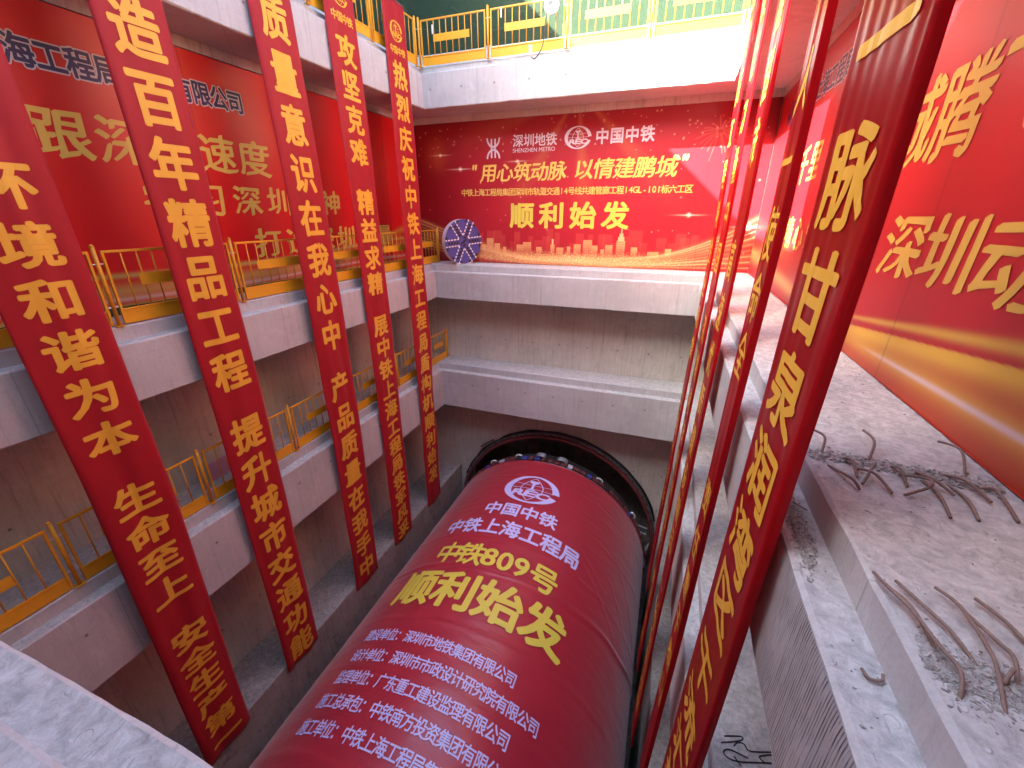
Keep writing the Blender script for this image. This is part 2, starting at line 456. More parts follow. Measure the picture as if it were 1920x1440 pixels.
def ring(name, prof, mat, label, cat, jit=.006, outer=(1.2, 1.2, 1.4, 1.965)):
    """prof: (d, z) pairs, d = distance back from the inner face; 'w' = up to the wall"""
    NX, NY = 90, 130
    V, F = [], []
    def side_pts(dl, db, dr, dn):
        x0, x1, y0, y1 = X0-dl, X1+dr, Y0-dn, Y1+db
        p = []
        for i in range(NY): p.append((x0, y0+(y1-y0)*i/NY))
        for i in range(NX): p.append((x0+(x1-x0)*i/NX, y1))
        for i in range(NY): p.append((x1, y1-(y1-y0)*i/NY))
        for i in range(NX): p.append((x1-(x1-x0)*i/NX, y0))
        return p
    n = 2*NX+2*NY
    # bevelled profile
    pr = []
    for i, (d, z, b) in enumerate(prof):
        if b:
            for t in (-1, 1):
                q = prof[(i+t) % len(prof)]
                qd = 1.3 if q[0] == 'w' else q[0]; L = math.hypot(qd-d, q[1]-z)
                pr.append((d+(qd-d)/L*b, z+(q[1]-z)/L*b, True))
        else: pr.append((d, z, False))
    for k, (d, z, jt) in enumerate(pr):
        P = side_pts(*outer) if d == 'w' else side_pts(d, d, d, d)
        for i, (x, y) in enumerate(P):
            if jt:
                a = jit*(nz(x*3.1, y*3.1, z*5+k)+.6*nz(x*11, y*11, z*7+k)); c = max(0, nz(x*1.7+9, y*1.7, z*3)-.30)*.06
                zc = -c if k in (2, 3, 4, 5) else c
                V.append((x+a*.8, y+a*.8, z+a+(-c if z > prof[0][1]+.1 else c)))
            else: V.append((x, y, z))
    m = len(pr)
    for k in range(m):
        k2 = (k+1) % m
        for i in range(n):
            j = (i+1) % n
            F.append((k*n+i, k2*n+i, k2*n+j, k*n+j))
    o = obj(name, (V, F), mat)
    bm = bmesh.new(); bm.from_mesh(o.data); bmesh.ops.recalc_face_normals(bm, faces=bm.faces); bm.to_mesh(o.data); bm.free()
    return tag(o, label, cat)

lv = ring('gallery_slab', [(0, 3.05, .02), (0, 3.98, .02), (.20, 3.98, 0), (.20, 4.17, .015), ('w', 4.17, 0), ('w', 3.05, 0)], M['beam'],
          'top concrete gallery beam above the printed posters, carrying the sunlit yellow railing', 'gallery')
ring('gallery_slab', [(0, -2.84, .02), (0, -1.88, .022), (.225, -1.88, 0), (.225, -1.65, .02), ('w', -1.65, 0), ('w', -2.84, 0)], M['beam'],
     'middle concrete gallery slab under the printed posters, with broken rebar on its right side', 'gallery')
ring('gallery_slab', [(0, -7.15, .02), (0, -5.66, .022), (.22, -5.66, 0), (.22, -5.42, .02), ('w', -5.42, 0), ('w', -7.15, 0)], M['beam'],
     'lowest concrete gallery slab, just above the round tunnel opening', 'gallery')

# scored face plate set 3 mm proud on the near right beam
bm = bmesh.new()
NZ_, NY_ = 40, 60
gv = []
for i in range(NY_+1):
    for j in range(NZ_+1):
        y = .6+(2.75-.6)*i/NY_; z = -2.80+(.89)*j/NZ_
        e = min(j, NZ_-j, 3)/3*min(i, NY_-i, 4)/4
        gv.append(bm.verts.new((X1-.004-.008*e*(.5+.2*nz(y*6, z*6, 2)) , y, z)))
for i in range(NY_):
    for j in range(NZ_):
        a = i*(NZ_+1)+j; bm.faces.new((gv[a], gv[a+1], gv[a+NZ_+2], gv[a+NZ_+1]))
tag(obj('scored_beam_face', bm, M['groove'], None, True), 'rough scored concrete patch with dark vertical grooves on the near right beam', 'concrete patch')

# lower plinths either side of the machine
def plinth(x0, x1, label):
    bm = bmesh.new()
    seg = 60
    rows = []
    inner = x1 if x0 < -5 else x0; outer_ = x0 if x0 < -5 else x1
    for i in range(seg+1):
        y = WY0+(WY1-WY0)*i/seg; j = .015*nz(y*3, inner, 1)+.01*nz(y*9, inner, 4)
        s = 1 if x0 < -5 else -1
        rows.append([bm.verts.new(p) for p in ((outer_, y, -10.65), (inner-s*.03+j, y, -10.65), (inner+j, y, -10.69+j), (inner+j*.5, y, -12.2), (inner, y, -17.2))])
    for i in range(seg):
        for k in range(4):
            f = (rows[i][k], rows[i][k+1], rows[i+1][k+1], rows[i+1][k])
            bm.faces.new(f if x0 < -5 else f[::-1])
    bmesh.ops.recalc_face_normals(bm, faces=bm.faces)
    return tag(obj('plinth_wall', bm, M['rough']), label, 'wall')
plinth(WX0, X0, 'dark stained low concrete wall left of the boring machine, under the hanging banner ends')
plinth(X1, WX1, 'low concrete wall right of the boring machine, behind the right banners')

bm = bmesh.new(); box(bm, WX0-.4, WX1+.4, WY0-.4, 26, -17.8, -17.2)
tag(obj('pit_floor', bm, M['rough']), kind='structure')

def wall(name, x0, x1, y0, y1, z0, z1, mat, label):
    bm = bmesh.new(); box(bm, x0, x1, y0, y1, z0, z1)
    return tag(obj(name, bm, mat), label, 'wall')
wall('retaining_wall', WX0-.4, WX0, WY0, WY1, -17.2, 4.165, M['wall'], 'left concrete shaft wall behind the orange railings and red poster')
wall('retaining_wall', WX1, WX1+.4, WY0, WY1, -17.2, 4.165, M['wall'], 'right concrete shaft wall behind the red poster with golden bands')
wall('retaining_wall', WX0-.4, WX1+.4, WY0-.4, WY0-.002, -17.2, 4.165, M['wall'], 'near concrete shaft wall behind the viewer')
wall('retaining_wall', WX0-.4, WX1+.4, WY1, WY1+.5, -6.9, 4.165, M['wall'], 'far concrete shaft wall above the round tunnel opening')

# portal wall with round opening
CXo, CZo, RO = -3.45, -12.56, 4.30
bm = bmesh.new(); N = 160
xa, xb, za, zb = WX0-.4, WX1+.4, -17.2, -6.9
def to_rect(a):
    c, s = math.cos(a), math.sin(a); t = 1e9
    if c > 1e-6: t = min(t, (xb-CXo)/c)
    if c < -1e-6: t = min(t, (xa-CXo)/c)
    if s > 1e-6: t = min(t, (zb-CZo)/s)
    if s < -1e-6: t = min(t, (za-CZo)/s)
    return CXo+c*t, CZo+s*t
angs = sorted([2*math.pi*i/N for i in range(N)]+[math.atan2(z-CZo, x-CXo) % (2*math.pi) for x in (xa, xb) for z in (za, zb)])
L1_, L2_, L3_ = [], [], []
for a in angs:
    rr = RO+.03*nz(math.cos(a)*9, math.sin(a)*9, 2)
    X, Z = CXo+rr*math.cos(a), CZo+rr*math.sin(a); RX, RZ = to_rect(a)
    L1_.append(bm.verts.new((X, WY1, Z))); L2_.append(bm.verts.new((RX, WY1, RZ))); L3_.append(bm.verts.new((X, WY1+1.0, Z)))
for i in range(len(angs)):
    j = (i+1) % len(angs)
    bm.faces.new((L1_[i], L1_[j], L2_[j], L2_[i])); bm.faces.new((L1_[j], L1_[i], L3_[i], L3_[j]))
bmesh.ops.recalc_face_normals(bm, faces=bm.faces)
tag(obj('portal_wall', bm, M['wall']), 'dim concrete wall with the round tunnel opening, under the lowest gallery', 'wall')

# bored opening behind the wall, ending in a rough face
bm = bmesh.new(); N = 96; rings_ = []
for y in (WY1+1.0, 16.2, 17.0):
    rings_.append([bm.verts.new((CXo+4.28*math.cos(2*math.pi*i/N), y, CZo+4.28*math.sin(2*math.pi*i/N))) for i in range(N)])
for a, b in zip(rings_, rings_[1:]):
    for i in range(N): bm.faces.new((a[i], a[(i+1) % N], b[(i+1) % N], b[i]))
rr = rings_[-1]
for t in (.75, .5, .25):
    nr = [bm.verts.new((CXo+4.28*t*math.cos(2*math.pi*i/N), 17.0+.12*nz(i*.7, t*9), CZo+4.28*t*math.sin(2*math.pi*i/N))) for i in range(N)]
    for i in range(N): bm.faces.new((rr[i], rr[(i+1) % N], nr[(i+1) % N], nr[i]))
    rr = nr
bm.faces.new(rr)
tag(obj('tunnel', bm, M['rough']), 'dark bored tunnel mouth with its grey end face behind the steel ring', 'tunnel')

# steel ring round the opening
pr = empty('portal_ring', (CXo, WY1, CZo)); tag(pr, 'dark red steel ring lining the round tunnel opening', 'ring')
def annulus(r0, r1, y0, y1, a0=0, a1=360, n=128, wob=0):
    bm = bmesh.new(); lp = []
    for i in range(n+1):
        a = math.radians(a0+(a1-a0)*i/n); c, s = math.cos(a), math.sin(a)
        w = 1+wob*nz(c*6, s*6, 3)
        lp.append([bm.verts.new(p) for p in ((r0*c, y0, r0*s), (r1*w*c, y0, r1*w*s), (r1*w*c, y1, r1*w*s), (r0*c, y1, r0*s))])
    for i in range(n):
        for k in range(4): bm.faces.new((lp[i][k], lp[i][(k+1) % 4], lp[i+1][(k+1) % 4], lp[i+1][k]))
    bmesh.ops.recalc_face_normals(bm, faces=bm.faces); return bm
obj('inner_flange', annulus(4.14, 4.24, -.28, -.02), M['ringred'], pr)
obj('outer_flange', annulus(4.243, 4.33, -.16, .0), M['steel'], pr)
bm = annulus(4.335, 4.40, -.10, -.03, 15, 160, 110, .012)
obj('rubber_seal', bm, M['black'], pr)
for i in range(72):
    a = math.radians(5*i+2); bm = bmesh.new()
    obox(bm, (4.29*math.cos(a), -.185, 4.29*math.sin(a)), (math.cos(a), 0, math.sin(a)), (0, 1, 0), (-math.sin(a), 0, math.cos(a)), .024, .022, .024)
    if i == 0: bolt0 = obj('bolt', bm, M['rust'], pr)
    else: obj('bolt', bm, M['rust'], pr)
# bracket on the wall left of the ring
bm = bmesh.new(); tube(bm, [(-6.75, 14.5, -9.45), (-6.15, 14.5, -9.0), (-6.0, 14.5, -9.35)], .035, 6)
tag(obj('wall_bracket', bm, M['rust']), 'small rusty bent bracket on the portal wall left of the ring', 'bracket')

# scaffold inside the opening, right side
sc = empty('scaffold', (.2, 15.2, -12)); tag(sc, 'pale scaffold tubes inside the tunnel opening at the right', 'scaffold')
for z in (-1.05+.9, -1.35+.9, -3.4+.9, -4.0+.9):
    bm = bmesh.new(); tube(bm, [(-.9, 0, z+.05), (.35, -.2, z-.08)], .03, 6); obj('ledger', bm, M['silver'], sc)
for x in (-.5, -.25, 0, .22):
    bm = bmesh.new(); tube(bm, [(x, .1, -1.1), (x, .1, -2.6)], .022, 6); obj('standard', bm, M['steel'], sc)
bm = bmesh.new()
for k in range(4): tube(bm, [(-.6, .1, -1.3-.3*k), (.3, .1, -1.42-.3*k)], .018, 5)
obj('mesh_panel', bm, M['steel'], sc)

# outside ground and upper enclosure
bm = bmesh.new()
G = 70
gx = (-G, WX0-.45, WX1+.45, G); gy = (-G, WY0-.45, WY1+.55, G)
for i in range(3):
    for j in range(3):
        if i == 1 and j == 1: continue
        bm.faces.new([bm.verts.new(p) for p in ((gx[i], gy[j], 4.16), (gx[i+1], gy[j], 4.16), (gx[i+1], gy[j+1], 4.16), (gx[i], gy[j+1], 4.16))])
tag(obj('ground', bm, M['slab']), kind='structure')
TOP = 9.45
def upper(lx0, lx1, ly0, ly1, nm, nrm):
    k = .03
    a = bmesh.new(); box(a, lx0, lx1, ly0, ly1, 4.175, 4.80)
    tag(obj('kerb_wall', a, M['kerb']), 'pale concrete kerb under the green turf screen, %s side' % nm, 'kerb')
    b = bmesh.new(); box(b, lx0+(k if nrm[0] else 0), lx1-(k if nrm[0] else 0), ly0+(k if nrm[1] else 0), ly1-(k if nrm[1] else 0), 4.803, TOP)
    tag(obj('turf_screen', b, M['turf']), 'dark green artificial turf screen standing on the kerb, %s side' % nm, 'screen')
upper(WX0-.22, WX0, WY0, WY1, 'left', (1, 0))
upper(WX1, WX1+.22, WY0, WY1, 'right', (1, 0))
upper(WX0-.22, WX1+.22, WY1+.003, WY1+.22, 'far', (0, 1))
TOP = 10.4  # unseen near screen, made taller to keep sun off the right wall
upper(WX0-.22, WX1+.22, WY0-.22, WY0-.003, 'unseen near', (0, 1))
# joists of concrete below the ceiling: haunch strip above posters
for (a, b, c, d, nm) in ((WX0+.002, WX0+.06, .3, WY1, 'left'), (WX0+.06, WX1-.06, WY1-.09, WY1-.002, 'far'), (WX1-.06, WX1-.002, .3, WY1, 'right')):
    bm = bmesh.new(); box(bm, a, b, c, d, 2.86, 3.047)
    tag(obj('ceiling_haunch', bm, M['wall']), 'narrow concrete haunch under the top gallery, above the %s poster' % nm, 'haunch')

# ---------------------------------------------------------------- posters
def art_sheet(name, u0, u1, v0, v1, nu, nv, fn, art, label):
    us = np.linspace(u0, u1, nu); vs = np.linspace(v0, v1, nv)
    U, Vv = np.meshgrid(us, vs)                      # rows = v
    colr = np.clip(art(U, Vv), 0, 1)
    t = .04
    V = [fn(u, v, 0.) for v in vs for u in us]
    F = [(j*nu+i, j*nu+i+1, (j+1)*nu+i+1, (j+1)*nu+i) for j in range(nv-1) for i in range(nu-1)]
    for sx_ in np.arange(math.ceil(u0/3.0)*3.0+.7, u1, 3.0):
        k_ = np.abs(U-sx_) < (u1-u0)/nu*.75; colr[k_] *= .72
    b = len(V); V += [fn(u0, v0, -t), fn(u1, v0, -t), fn(u1, v1, -t), fn(u0, v1, -t)]
    c = (0, nu-1, nv*nu-1, (nv-1)*nu)
    F += [(b+3, b+2, b+1, b)]
    for k in range(4): F.append((c[k], b+k, b+(k+1) % 4, c[(k+1) % 4]))
    o = obj('printed_poster', (V, F), M['art'])
    full = np.concatenate([colr.reshape(-1, 3), np.repeat([[.35, .01, .02]], 4, 0)])
    at = o.data.color_attributes.new('Art', 'FLOAT_COLOR', 'POINT')
    at.data.foreach_set('color', np.c_[full, np.ones(len(full))].astype(np.float32).ravel())
    return tag(o, label, 'poster')

rng = np.random.RandomState(3)
def sm(a, b, x): t = np.clip((x-a)/(b-a), 0, 1); return t*t*(3-2*t)
def gl(x, w): return np.exp(-(x/w)**2)
def lay(c, m, col): return c*(1-m[..., None])+np.array(col)*m[..., None]
def soft_noise(U, V, seed, s=1.):
    r = np.random.RandomState(seed); o = np.zeros_like(U)
    for k in range(7):
        fx, fy = r.uniform(-1, 1, 2)*(1+k*.5)*s; o += np.sin(U*fx+V*fy*1.3+r.uniform(0, 6))/(1+k*.4)
    return o/3

def art_back(U, V):
    c = np.zeros(U.shape+(3,)); c[:] = (.36, .008, .016)
    c = lay(c, .75*gl(U+3.0, 3.6)*gl(V-.2, 2.0), (.56, .018, .032))
    c = lay(c, .75*sm(2.2, 3.0, V)*np.ones_like(U)*.6, (.20, .004, .008))
    c = lay(c, .8*sm(-6.2, -9.2, U), (.16, .003, .006))
    c = lay(c, .55*sm(.8, 2.4, U)*sm(.5, 2.6, V), (.17, .004, .008))
    # pale rays fanning down from top centre
    ang = np.arctan2(U+3.2, 3.4-V)
    ray = np.clip(np.sin(ang*9+.6), 0, 1)**3*sm(-.6, 2.4, V)*gl(U+3.2, 2.6)
    c = lay(c, .22*ray, (.80, .36, .10))
    # glow upper left
    c = lay(c, .5*gl(U+8.15, .35)*gl(V-1.9, .45), (.6, .12, .04))
    # skyline: dim row then bright row
    r = np.random.RandomState(11)
    for x in np.arange(-6.8, 1.6, .24):
        h = r.uniform(.12, .75); w = r.uniform(.08, .17); xx = x+r.uniform(-.08, .08)
        m = (np.abs(U-xx) < w) & (V > -1.3) & (V < -1.3+h+.1)
        c = lay(c, m*.30*sm(-1.45, -.7, V), (.75, .10, .07))
    B = [(-6.42, .09, .35), (-6.18, .13, .62), (-5.9, .1, .42), (-5.62, .06, .27), (-5.05, .12, .38), (-4.78, .15, .50), (-4.35, .1, .30),
         (-3.86, .07, .42), (-3.6, .12, .3), (-3.3, .06, .36), (-3.0, .12, .45), (-2.66, .14, .62), (-2.42, .1, .42), (-2.16, .06, .28),
         (-1.95, .12, .45), (-1.58, .14, .62), (-1.14, .1, .38), (-.55, .17, .22), (-.1, .09, .36)]
    for x, w, h in B:
        h = h*.82; top = -1.30+h
        m = (np.abs(U-x) < w) & (V > -1.32) & (V < top)
        win = 1-.45*((np.mod((U-x)*22, 1) < .35) & (np.mod(V*14, 1) < .55) & (w > .11))
        fade = sm(-1.34, -1.30+h*.9, V)*.85+.1
        c = lay(c, m*fade*win*.85, (.80, .42, .15))
    for x, w, t0, t1 in ((-1.58, .10, -.80, -.68), (-1.58, .06, -.68, -.58), (-1.58, .018, -.58, -.42), (-3.86, .03, -.96, -.78)):
        c = lay(c, ((np.abs(U-x) < w) & (V > t0) & (V < t1))*.9, (.85, .52, .22))
    # light ribbons
    for k in range(9):
        off = (k-4)*.035
        zl = -1.50+off*.8+(.16+.035*k)*np.clip((-4.4-U)/2.2, 0, 2.2)**1.35 
        zr = -1.47+off*1.0+(.10+.13*k)*np.clip((U+1.5)/3.6, 0, 1.6)**(1.3+.09*k)
        Z = np.where(U < -4.0, zl, np.where(U > -1.6, zr, -1.50+off))
        wd_ = .009+.007*(k % 3)
        c = lay(c, np.clip(gl(V-Z, wd_)*(.70-.05*abs(k-4))*(.55+.45*np.sin(U*.7+k)), 0, 1), (.93, .68+.03*(k % 3), .34))
        c = lay(c, np.clip(gl(V-Z, wd_*4)*.20, 0, 1), (.9, .35, .10))
    # glitter field
    g = rng.rand(*U.shape); dens = gl(V+1.42, .16)*gl(U+3.3, 2.6)
    c = lay(c, np.clip(dens*.55, 0, 1), (.80, .45, .14))
    c = lay(c, (g < dens*.35)*.8, (.95, .85, .35))
    c = lay(c, (g > 1-.10*dens)*.8, (.55, .12, .03))
    # firework
    r = np.random.RandomState(5)
    for k in range(18):
        a = k*2*math.pi/18+r.uniform(-.1, .1); L = r.uniform(.45, .75); drop = .25
        for t in np.linspace(.12, 1, 46):
            x = .85+L*t*math.cos(a); z = 2.15+L*t*math.sin(a)*.8-drop*t*t*.6
            c = lay(c, .13*np.clip(gl(np.hypot(U-x, V-z), .013), 0, 1), (.75, .30, .18))
    # sparkles and dust
    for x, z, s in ((-7.25, 1.45, .05), (-5.15, 1.62, .04), (.35, -.02, .05), (-8.0, 1.9, .04), (2.0, -.35, .06)):
        d = np.hypot(U-x, V-z)
        c = lay(c, np.clip(gl(d, s)+.55*gl(V-z, .018)*gl(U-x, s*7), 0, 1), (1., .80, .55))
    for k in range(130):
        x = r.uniform(-8.9, 2.1); z = r.choice([r.uniform(2.0, 2.8), r.uniform(-1.3, 2.7)], p=[.6, .4]); s = r.uniform(.010, .022)
        c = lay(c, np.clip(gl(np.hypot(U-x, V-z), s)*.75, 0, 1), (.90, .55, .35))
    return c
art_sheet('back', WX0+.02, WX1-.06, -1.635, 2.855, 860, 350, lambda u, v, o: (u, 14.60-o+.018*math.sin(u*1.3)*math.cos(v*.9)*.5, v), art_back,
          'wide red poster on the far wall with city skyline, golden ribbons and firework')

def art_left(U, V):
    c = np.zeros(U.shape+(3,)); c[:] = (.76, .008, .014)
    for x, z, sx, sz, a in ((6.0, 2.15, .85, .95, .85), (8.1, 1.55, .55, .75, .55), (12.4, 1.4, .8, .9, .2), (2.6, 1.6, .8, 1, .4)):
        c = lay(c, a*gl(U-x, sx)*gl(V-z, sz), (.80, .20, .095))
    n = soft_noise(U, V, 4, .8)
    c = lay(c, np.clip(.3-.25*n, 0, .5), (.62, .004, .008))
    # golden ribbons along the foot
    for z0, w, amp, col, a in ((-.98, .045, .05, (.66, .52, .14), .85), (-1.24, .13, .06, (.62, .42, .12), .8), (-1.38, .04, .06, (.8, .72, .6), .6), (-1.52, .05, .03, (.62, .50, .12), .9)):
        Z = z0+amp*np.sin(U*.55+1.0)+.16*sm(8.5, 13.5, U)*(1 if z0 > -1.3 else -.2)
        c = lay(c, np.clip(gl(V-Z, w), 0, 1)*a, col)
    Z = -1.15+.75*sm(10.2, 14.2, U)
    c = lay(c, np.clip(gl(V-Z, .10), 0, 1)*.7*sm(9.6, 10.6, U), (.68, .38, .08))
    return c
lp_fn = lambda u, v, o: (-9.0+o+.012*math.sin(u*1.1+v), u, v)
art_sheet('left', .3, 14.55, -1.52, 2.84, 560, 240, lp_fn, art_left, 'long red poster on the left wall with orange glows and navy company title')
bm = bmesh.new(); box(bm, -9.02, -8.985, .3, 14.5, -1.648, -1.53)
tag(obj('turf_strip', bm, M['carpet']), 'dark green turf strip at the foot of the left poster', 'strip')

def art_right(U, V):
    Y = -U                                            # U = -y so that it reads left to right
    c = np.zeros(U.shape+(3,)); c[:] = (.50, .010, .018)
    c = lay(c, .8*gl(Y-1.6, 2.2)*gl(V-2.3, 1.3), (.62, .13, .10))  # pinkish sheen painted into the colour at the upper near end
    c = lay(c, .5*sm(.4, -.8, V)*np.ones_like(U), (.40, .020, .045))
    n = soft_noise(U, V, 8, .7); c = lay(c, np.clip(.2+.2*n, 0, .4), (.58, .006, .012))
    t = np.clip((6.4-Y)/3.2, -1.6, 1.8)               # 0 at y 6.4, 1 at y 3.2
    zA = -1.20+.43*t; zB0 = -1.30+.40*t; zW = -1.46+.13*t
    wA = .022+.035*np.clip(t, 0, 2)
    c = lay(c, np.clip(gl(V-zA, wA), 0, 1)*.9*sm(-.4, .3, t), (.70, .42, .07))
    # broad band, sharp on its upper edge
    m = sm(.012, -.008, V-zB0)
    body = lay(np.repeat(c[:, :, :1]*0, 3, 2)+np.array((.56, .11, .025)), np.clip(gl(V-zB0+.05, .11), 0, 1)*.95, (.80, .48, .06))
    body = lay(body, np.clip(gl(V-zW, .10), 0, 1)*.7, (.78, .44, .06))
    body = lay(body, np.clip(gl(V+1.66, .16), 0, 1)*.9, (.52, .05, .018))
    body = lay(body, np.clip(gl(V-zW, .016+.012*np.clip(t, 0, 2)), 0, 1)*.9*sm(.1, .5, t), (.80, .62, .66))
    mm = m*sm(-.25, .15, t)
    c = c*(1-mm[..., None])+body*mm[..., None]
    # far end: pale gold sweep
    ff = sm(7.6, 8.6, Y)*np.clip(gl(V+1.42-.33*np.clip((Y-8.6)/5, 0, 1.2), .14), 0, 1)
    c = lay(c, ff*.85, (.74, .42, .13))
    ff = sm(9.5, 12, Y)*np.clip(gl(V+.9+.2*np.sin(Y), .22), 0, 1)
    c = lay(c, ff*.5, (.75, .36, .12))
    return c*.84
rp_fn = lambda u, v, o: (2.25-o+.012*math.sin(u*.9+v*1.2), -u, v)
art_sheet('right', -14.55, -.3, -1.635, 2.84, 560, 240, rp_fn, art_right, 'long red poster on the right wall with broad golden bands along its foot')

# ---- poster lettering (printed, so it is part of each poster)
P_back, P_left, P_right = [o for o in COL.objects if o.name.startswith('printed_poster')]
def row(s, u0, du, v, w, h): return [(ch, u0+i*du, v, w, h) for i, ch in enumerate(s) if ch != ' ']
bk = lambda u, v, o: (u, 14.60-.005-o+.018*math.sin(u*1.3)*math.cos(v*.9)*.5, v)
letters('mark', [(metro_mark(), -6.0, 2.03, .50, .56, ((0, 0),))], bk, M['palewhite'], P_back)
letters('mark', emblem_items(-3.17, 2.20, .84, .62), bk, M['palewhite'], P_back)
letters('lettering', row('深圳地铁', -5.13, .372, 2.20, .34, .36), bk, M['palewhite'], P_back, shifts=SEMI)
letters('lettering', [('SHENZHEN METRO', -4.60, 1.935, 1.42, .12, ((-.0008, 0), (.0008, 0)))], bk, M['palewhite'], P_back)
letters('lettering', row('中国中铁', -2.42, .44, 2.19, .38, .42), bk, M['palewhite'], P_back)
letters('lettering', [('"', -6.72, 1.33, .5, .55)]+row('用心筑动脉', -6.18, .60, 1.29, .56, .56), bk, M['goldart'], P_back, shifts=BRUSH, shear=.14, wob=.03)
letters('lettering', row('以情建鹏城', -2.92, .62, 1.31, .58, .58)+[('"', .02, 1.38, .5, .55)], bk, M['goldart'], P_back, shifts=BRUSH, shear=.14, wob=.03)
s3 = '中铁上海工程局集团深圳市轨道交通14号线共建管廊工程14GL-101标六工区'
wid = [.62 if ord(ch) < 200 else 1 for ch in s3]; tot = sum(wid); u = -7.24; it = []
for ch, w_ in zip(s3, wid):
    pw = 7.6*w_/tot; it.append((ch, u+pw/2, .70, 7.6/tot*.98, .235, SEMI)); u += pw
letters('lettering', it, bk, M['goldart'], P_back)
letters('lettering', row('顺利始发', -4.98, 1.05, -.05, .80, .80), bk, M['yellowprint'], P_back, shifts=HEAVY)

lf = lambda u, v, o: (-9.0+.005+o+.012*math.sin(u*1.1+v), u, v)
for t1 in (row('中铁上海工程局集团', 3.28, .357, 2.14, .335, .40), row('有限公司', 6.62, .36, 2.17, .335, .40)):
    letters('lettering_halo', t1, lf, M['palewhite'], P_left, shifts=HALO, eps=.0001)
    letters('lettering', t1, lf, M['navy'], P_left, base=.003)
letters('lettering', row('紧跟深圳速度', 3.66, .845, 1.13, .74, .70), lf, M['goldart'], P_left, shifts=BRUSH, shear=.05, wob=.05)
letters('lettering', row('学习深圳精神', 5.75, .865, .27, .66, .60), lf, M['goldart'], P_left, shifts=BRUSH, shear=.05, wob=.05)
letters('lettering', row('打造深圳质量', 7.80, .90, -.64, .70, .62), lf, M['goldart'], P_left, shifts=BRUSH, shear=.05, wob=.05)

rf = lambda u, v, o: (2.25-.005-o+.012*math.sin(u*.9+v*1.2), -u, v)
t1 = row('中铁上海工程局集团有限公司', -11.62, .385, 2.21, .36, .42)
letters('lettering_halo', t1, rf, M['palewhite'], P_right, shifts=HALO, eps=.0001)
letters('lettering', t1, rf, M['navy'], P_right, base=.003)
letters('mark', emblem_items(-13.1, 2.21, .6, .5), rf, M['navy'], P_right)
for t1 in (row('一日千里', -12.2, .77, .88, .62, .68), row('鹏城腾飞', -7.05, .80, .85, .74, .80), row('精心筑造', -10.72, .88, -.36, .66, .62), row('深圳动脉', -5.68, .84, -.33, .78, .66)):
    letters('lettering', t1, rf, M['goldshade'], P_right, shifts=BRUSH, shear=.05, wob=.05)

# ---------------------------------------------------------------- banners
def cloth(fn, u0, u1, v0, v1, nu, nv, mat, parent, name='cloth'):
    V, F = [], []
    us = [u0+(u1-u0)*i/nu for i in range(nu+1)]; vs = [v0+(v1-v0)*j/nv for j in range(nv+1)]
    n = (nu+1)*(nv+1)
    for o in (0, -.0025):
        for v in vs:
            for u in us: V.append(fn(u, v, o))
    w = nu+1
    for j in range(nv):
        for i in range(nu):
            a = j*w+i; F.append((a, a+1, a+w+1, a+w)); F.append((n+a, n+a+w, n+a+w+1, n+a+1))
    for i in range(nu): F.append((i, n+i, n+i+1, i+1)); a = nv*w+i; F.append((a, a+1, n+a+1, n+a))
    for j in range(nv): a = j*w; F.append((a, a+w, n+a+w, n+a)); a = j*w+nu; F.append((a, n+a, n+a+w, a+w))
    return obj(name, (V, F), mat, parent, True)

def left_fn(y0, seed, belly):
    def f(u, v, o):                                     # u 0..1.02 across, v = height
        t = (5.3-v)/16.2
        x = -7.80+belly*math.sin(math.pi*min(1, max(0, t)))
        a = .35+.65*min(1, max(0, t*1.6))
        x += a*(.018*math.sin(u*9+nz(v*.25, seed)*5+seed)+.007*math.sin(u*19+v*.5+seed*3)+.024*nz(u*2.3, v*.45, seed)+.012*nz(u*5.5, v*.9, seed+3))
        x += .03*math.exp(-u/.05)*-1+.02*math.exp(-(1.02-u)/.06)*-1
        dy = .02*nz(v*.4, seed, 7)
        return (x+o, y0+u+dy, v)
    return f
def vtext(groups, w, h, cu):
    it = []
    for s, z0, dz in groups:
        for i, ch in enumerate(s): it.append((ch, cu, z0-i*dz, w, h))
    return it

LB = [
 (2.58, 1.02, .24, [('环境和谐为本', .32, .69), ('生命至上', -4.25, .65), ('安全生产第一', -7.42, .635)], .58, .54,
  'red banner at the near left edge, its gold slogan in three groups', 1.3),
 (4.70, 1.04, .12, [('打造百年精品工程', 3.38, .885), ('提升城市交通功能', -4.18, .888)], .64, .74,
  'wide red banner second from the left edge, gold slogan in two groups', 2.1),
 (7.36, 1.03, .17, [('质量意识在我心中', 3.48, .895), ('产品质量在我手中', -4.14, .883)], .60, .73,
  'red banner third from the left edge, without visible emblem, two gold slogan groups', 3.7),
 (9.40, 1.05, .08, [('攻坚克难', 3.54, .70), ('精益求精', .28, .70), ('展中铁上海工程局铁军风采', -3.02, .681)], .60, .60,
  'red banner with gold emblem, fourth from the left edge, slogan in three groups', 4.4),
 (11.62, 1.02, .05, [('热烈庆祝中铁上海工程局盾构机顺利始发', 3.58, .774)], .60, .64,
  'farthest left red banner beside the far corner, one unbroken gold slogan', 5.9)]
GB = 'vertical red slogan banners down both sides of the shaft'
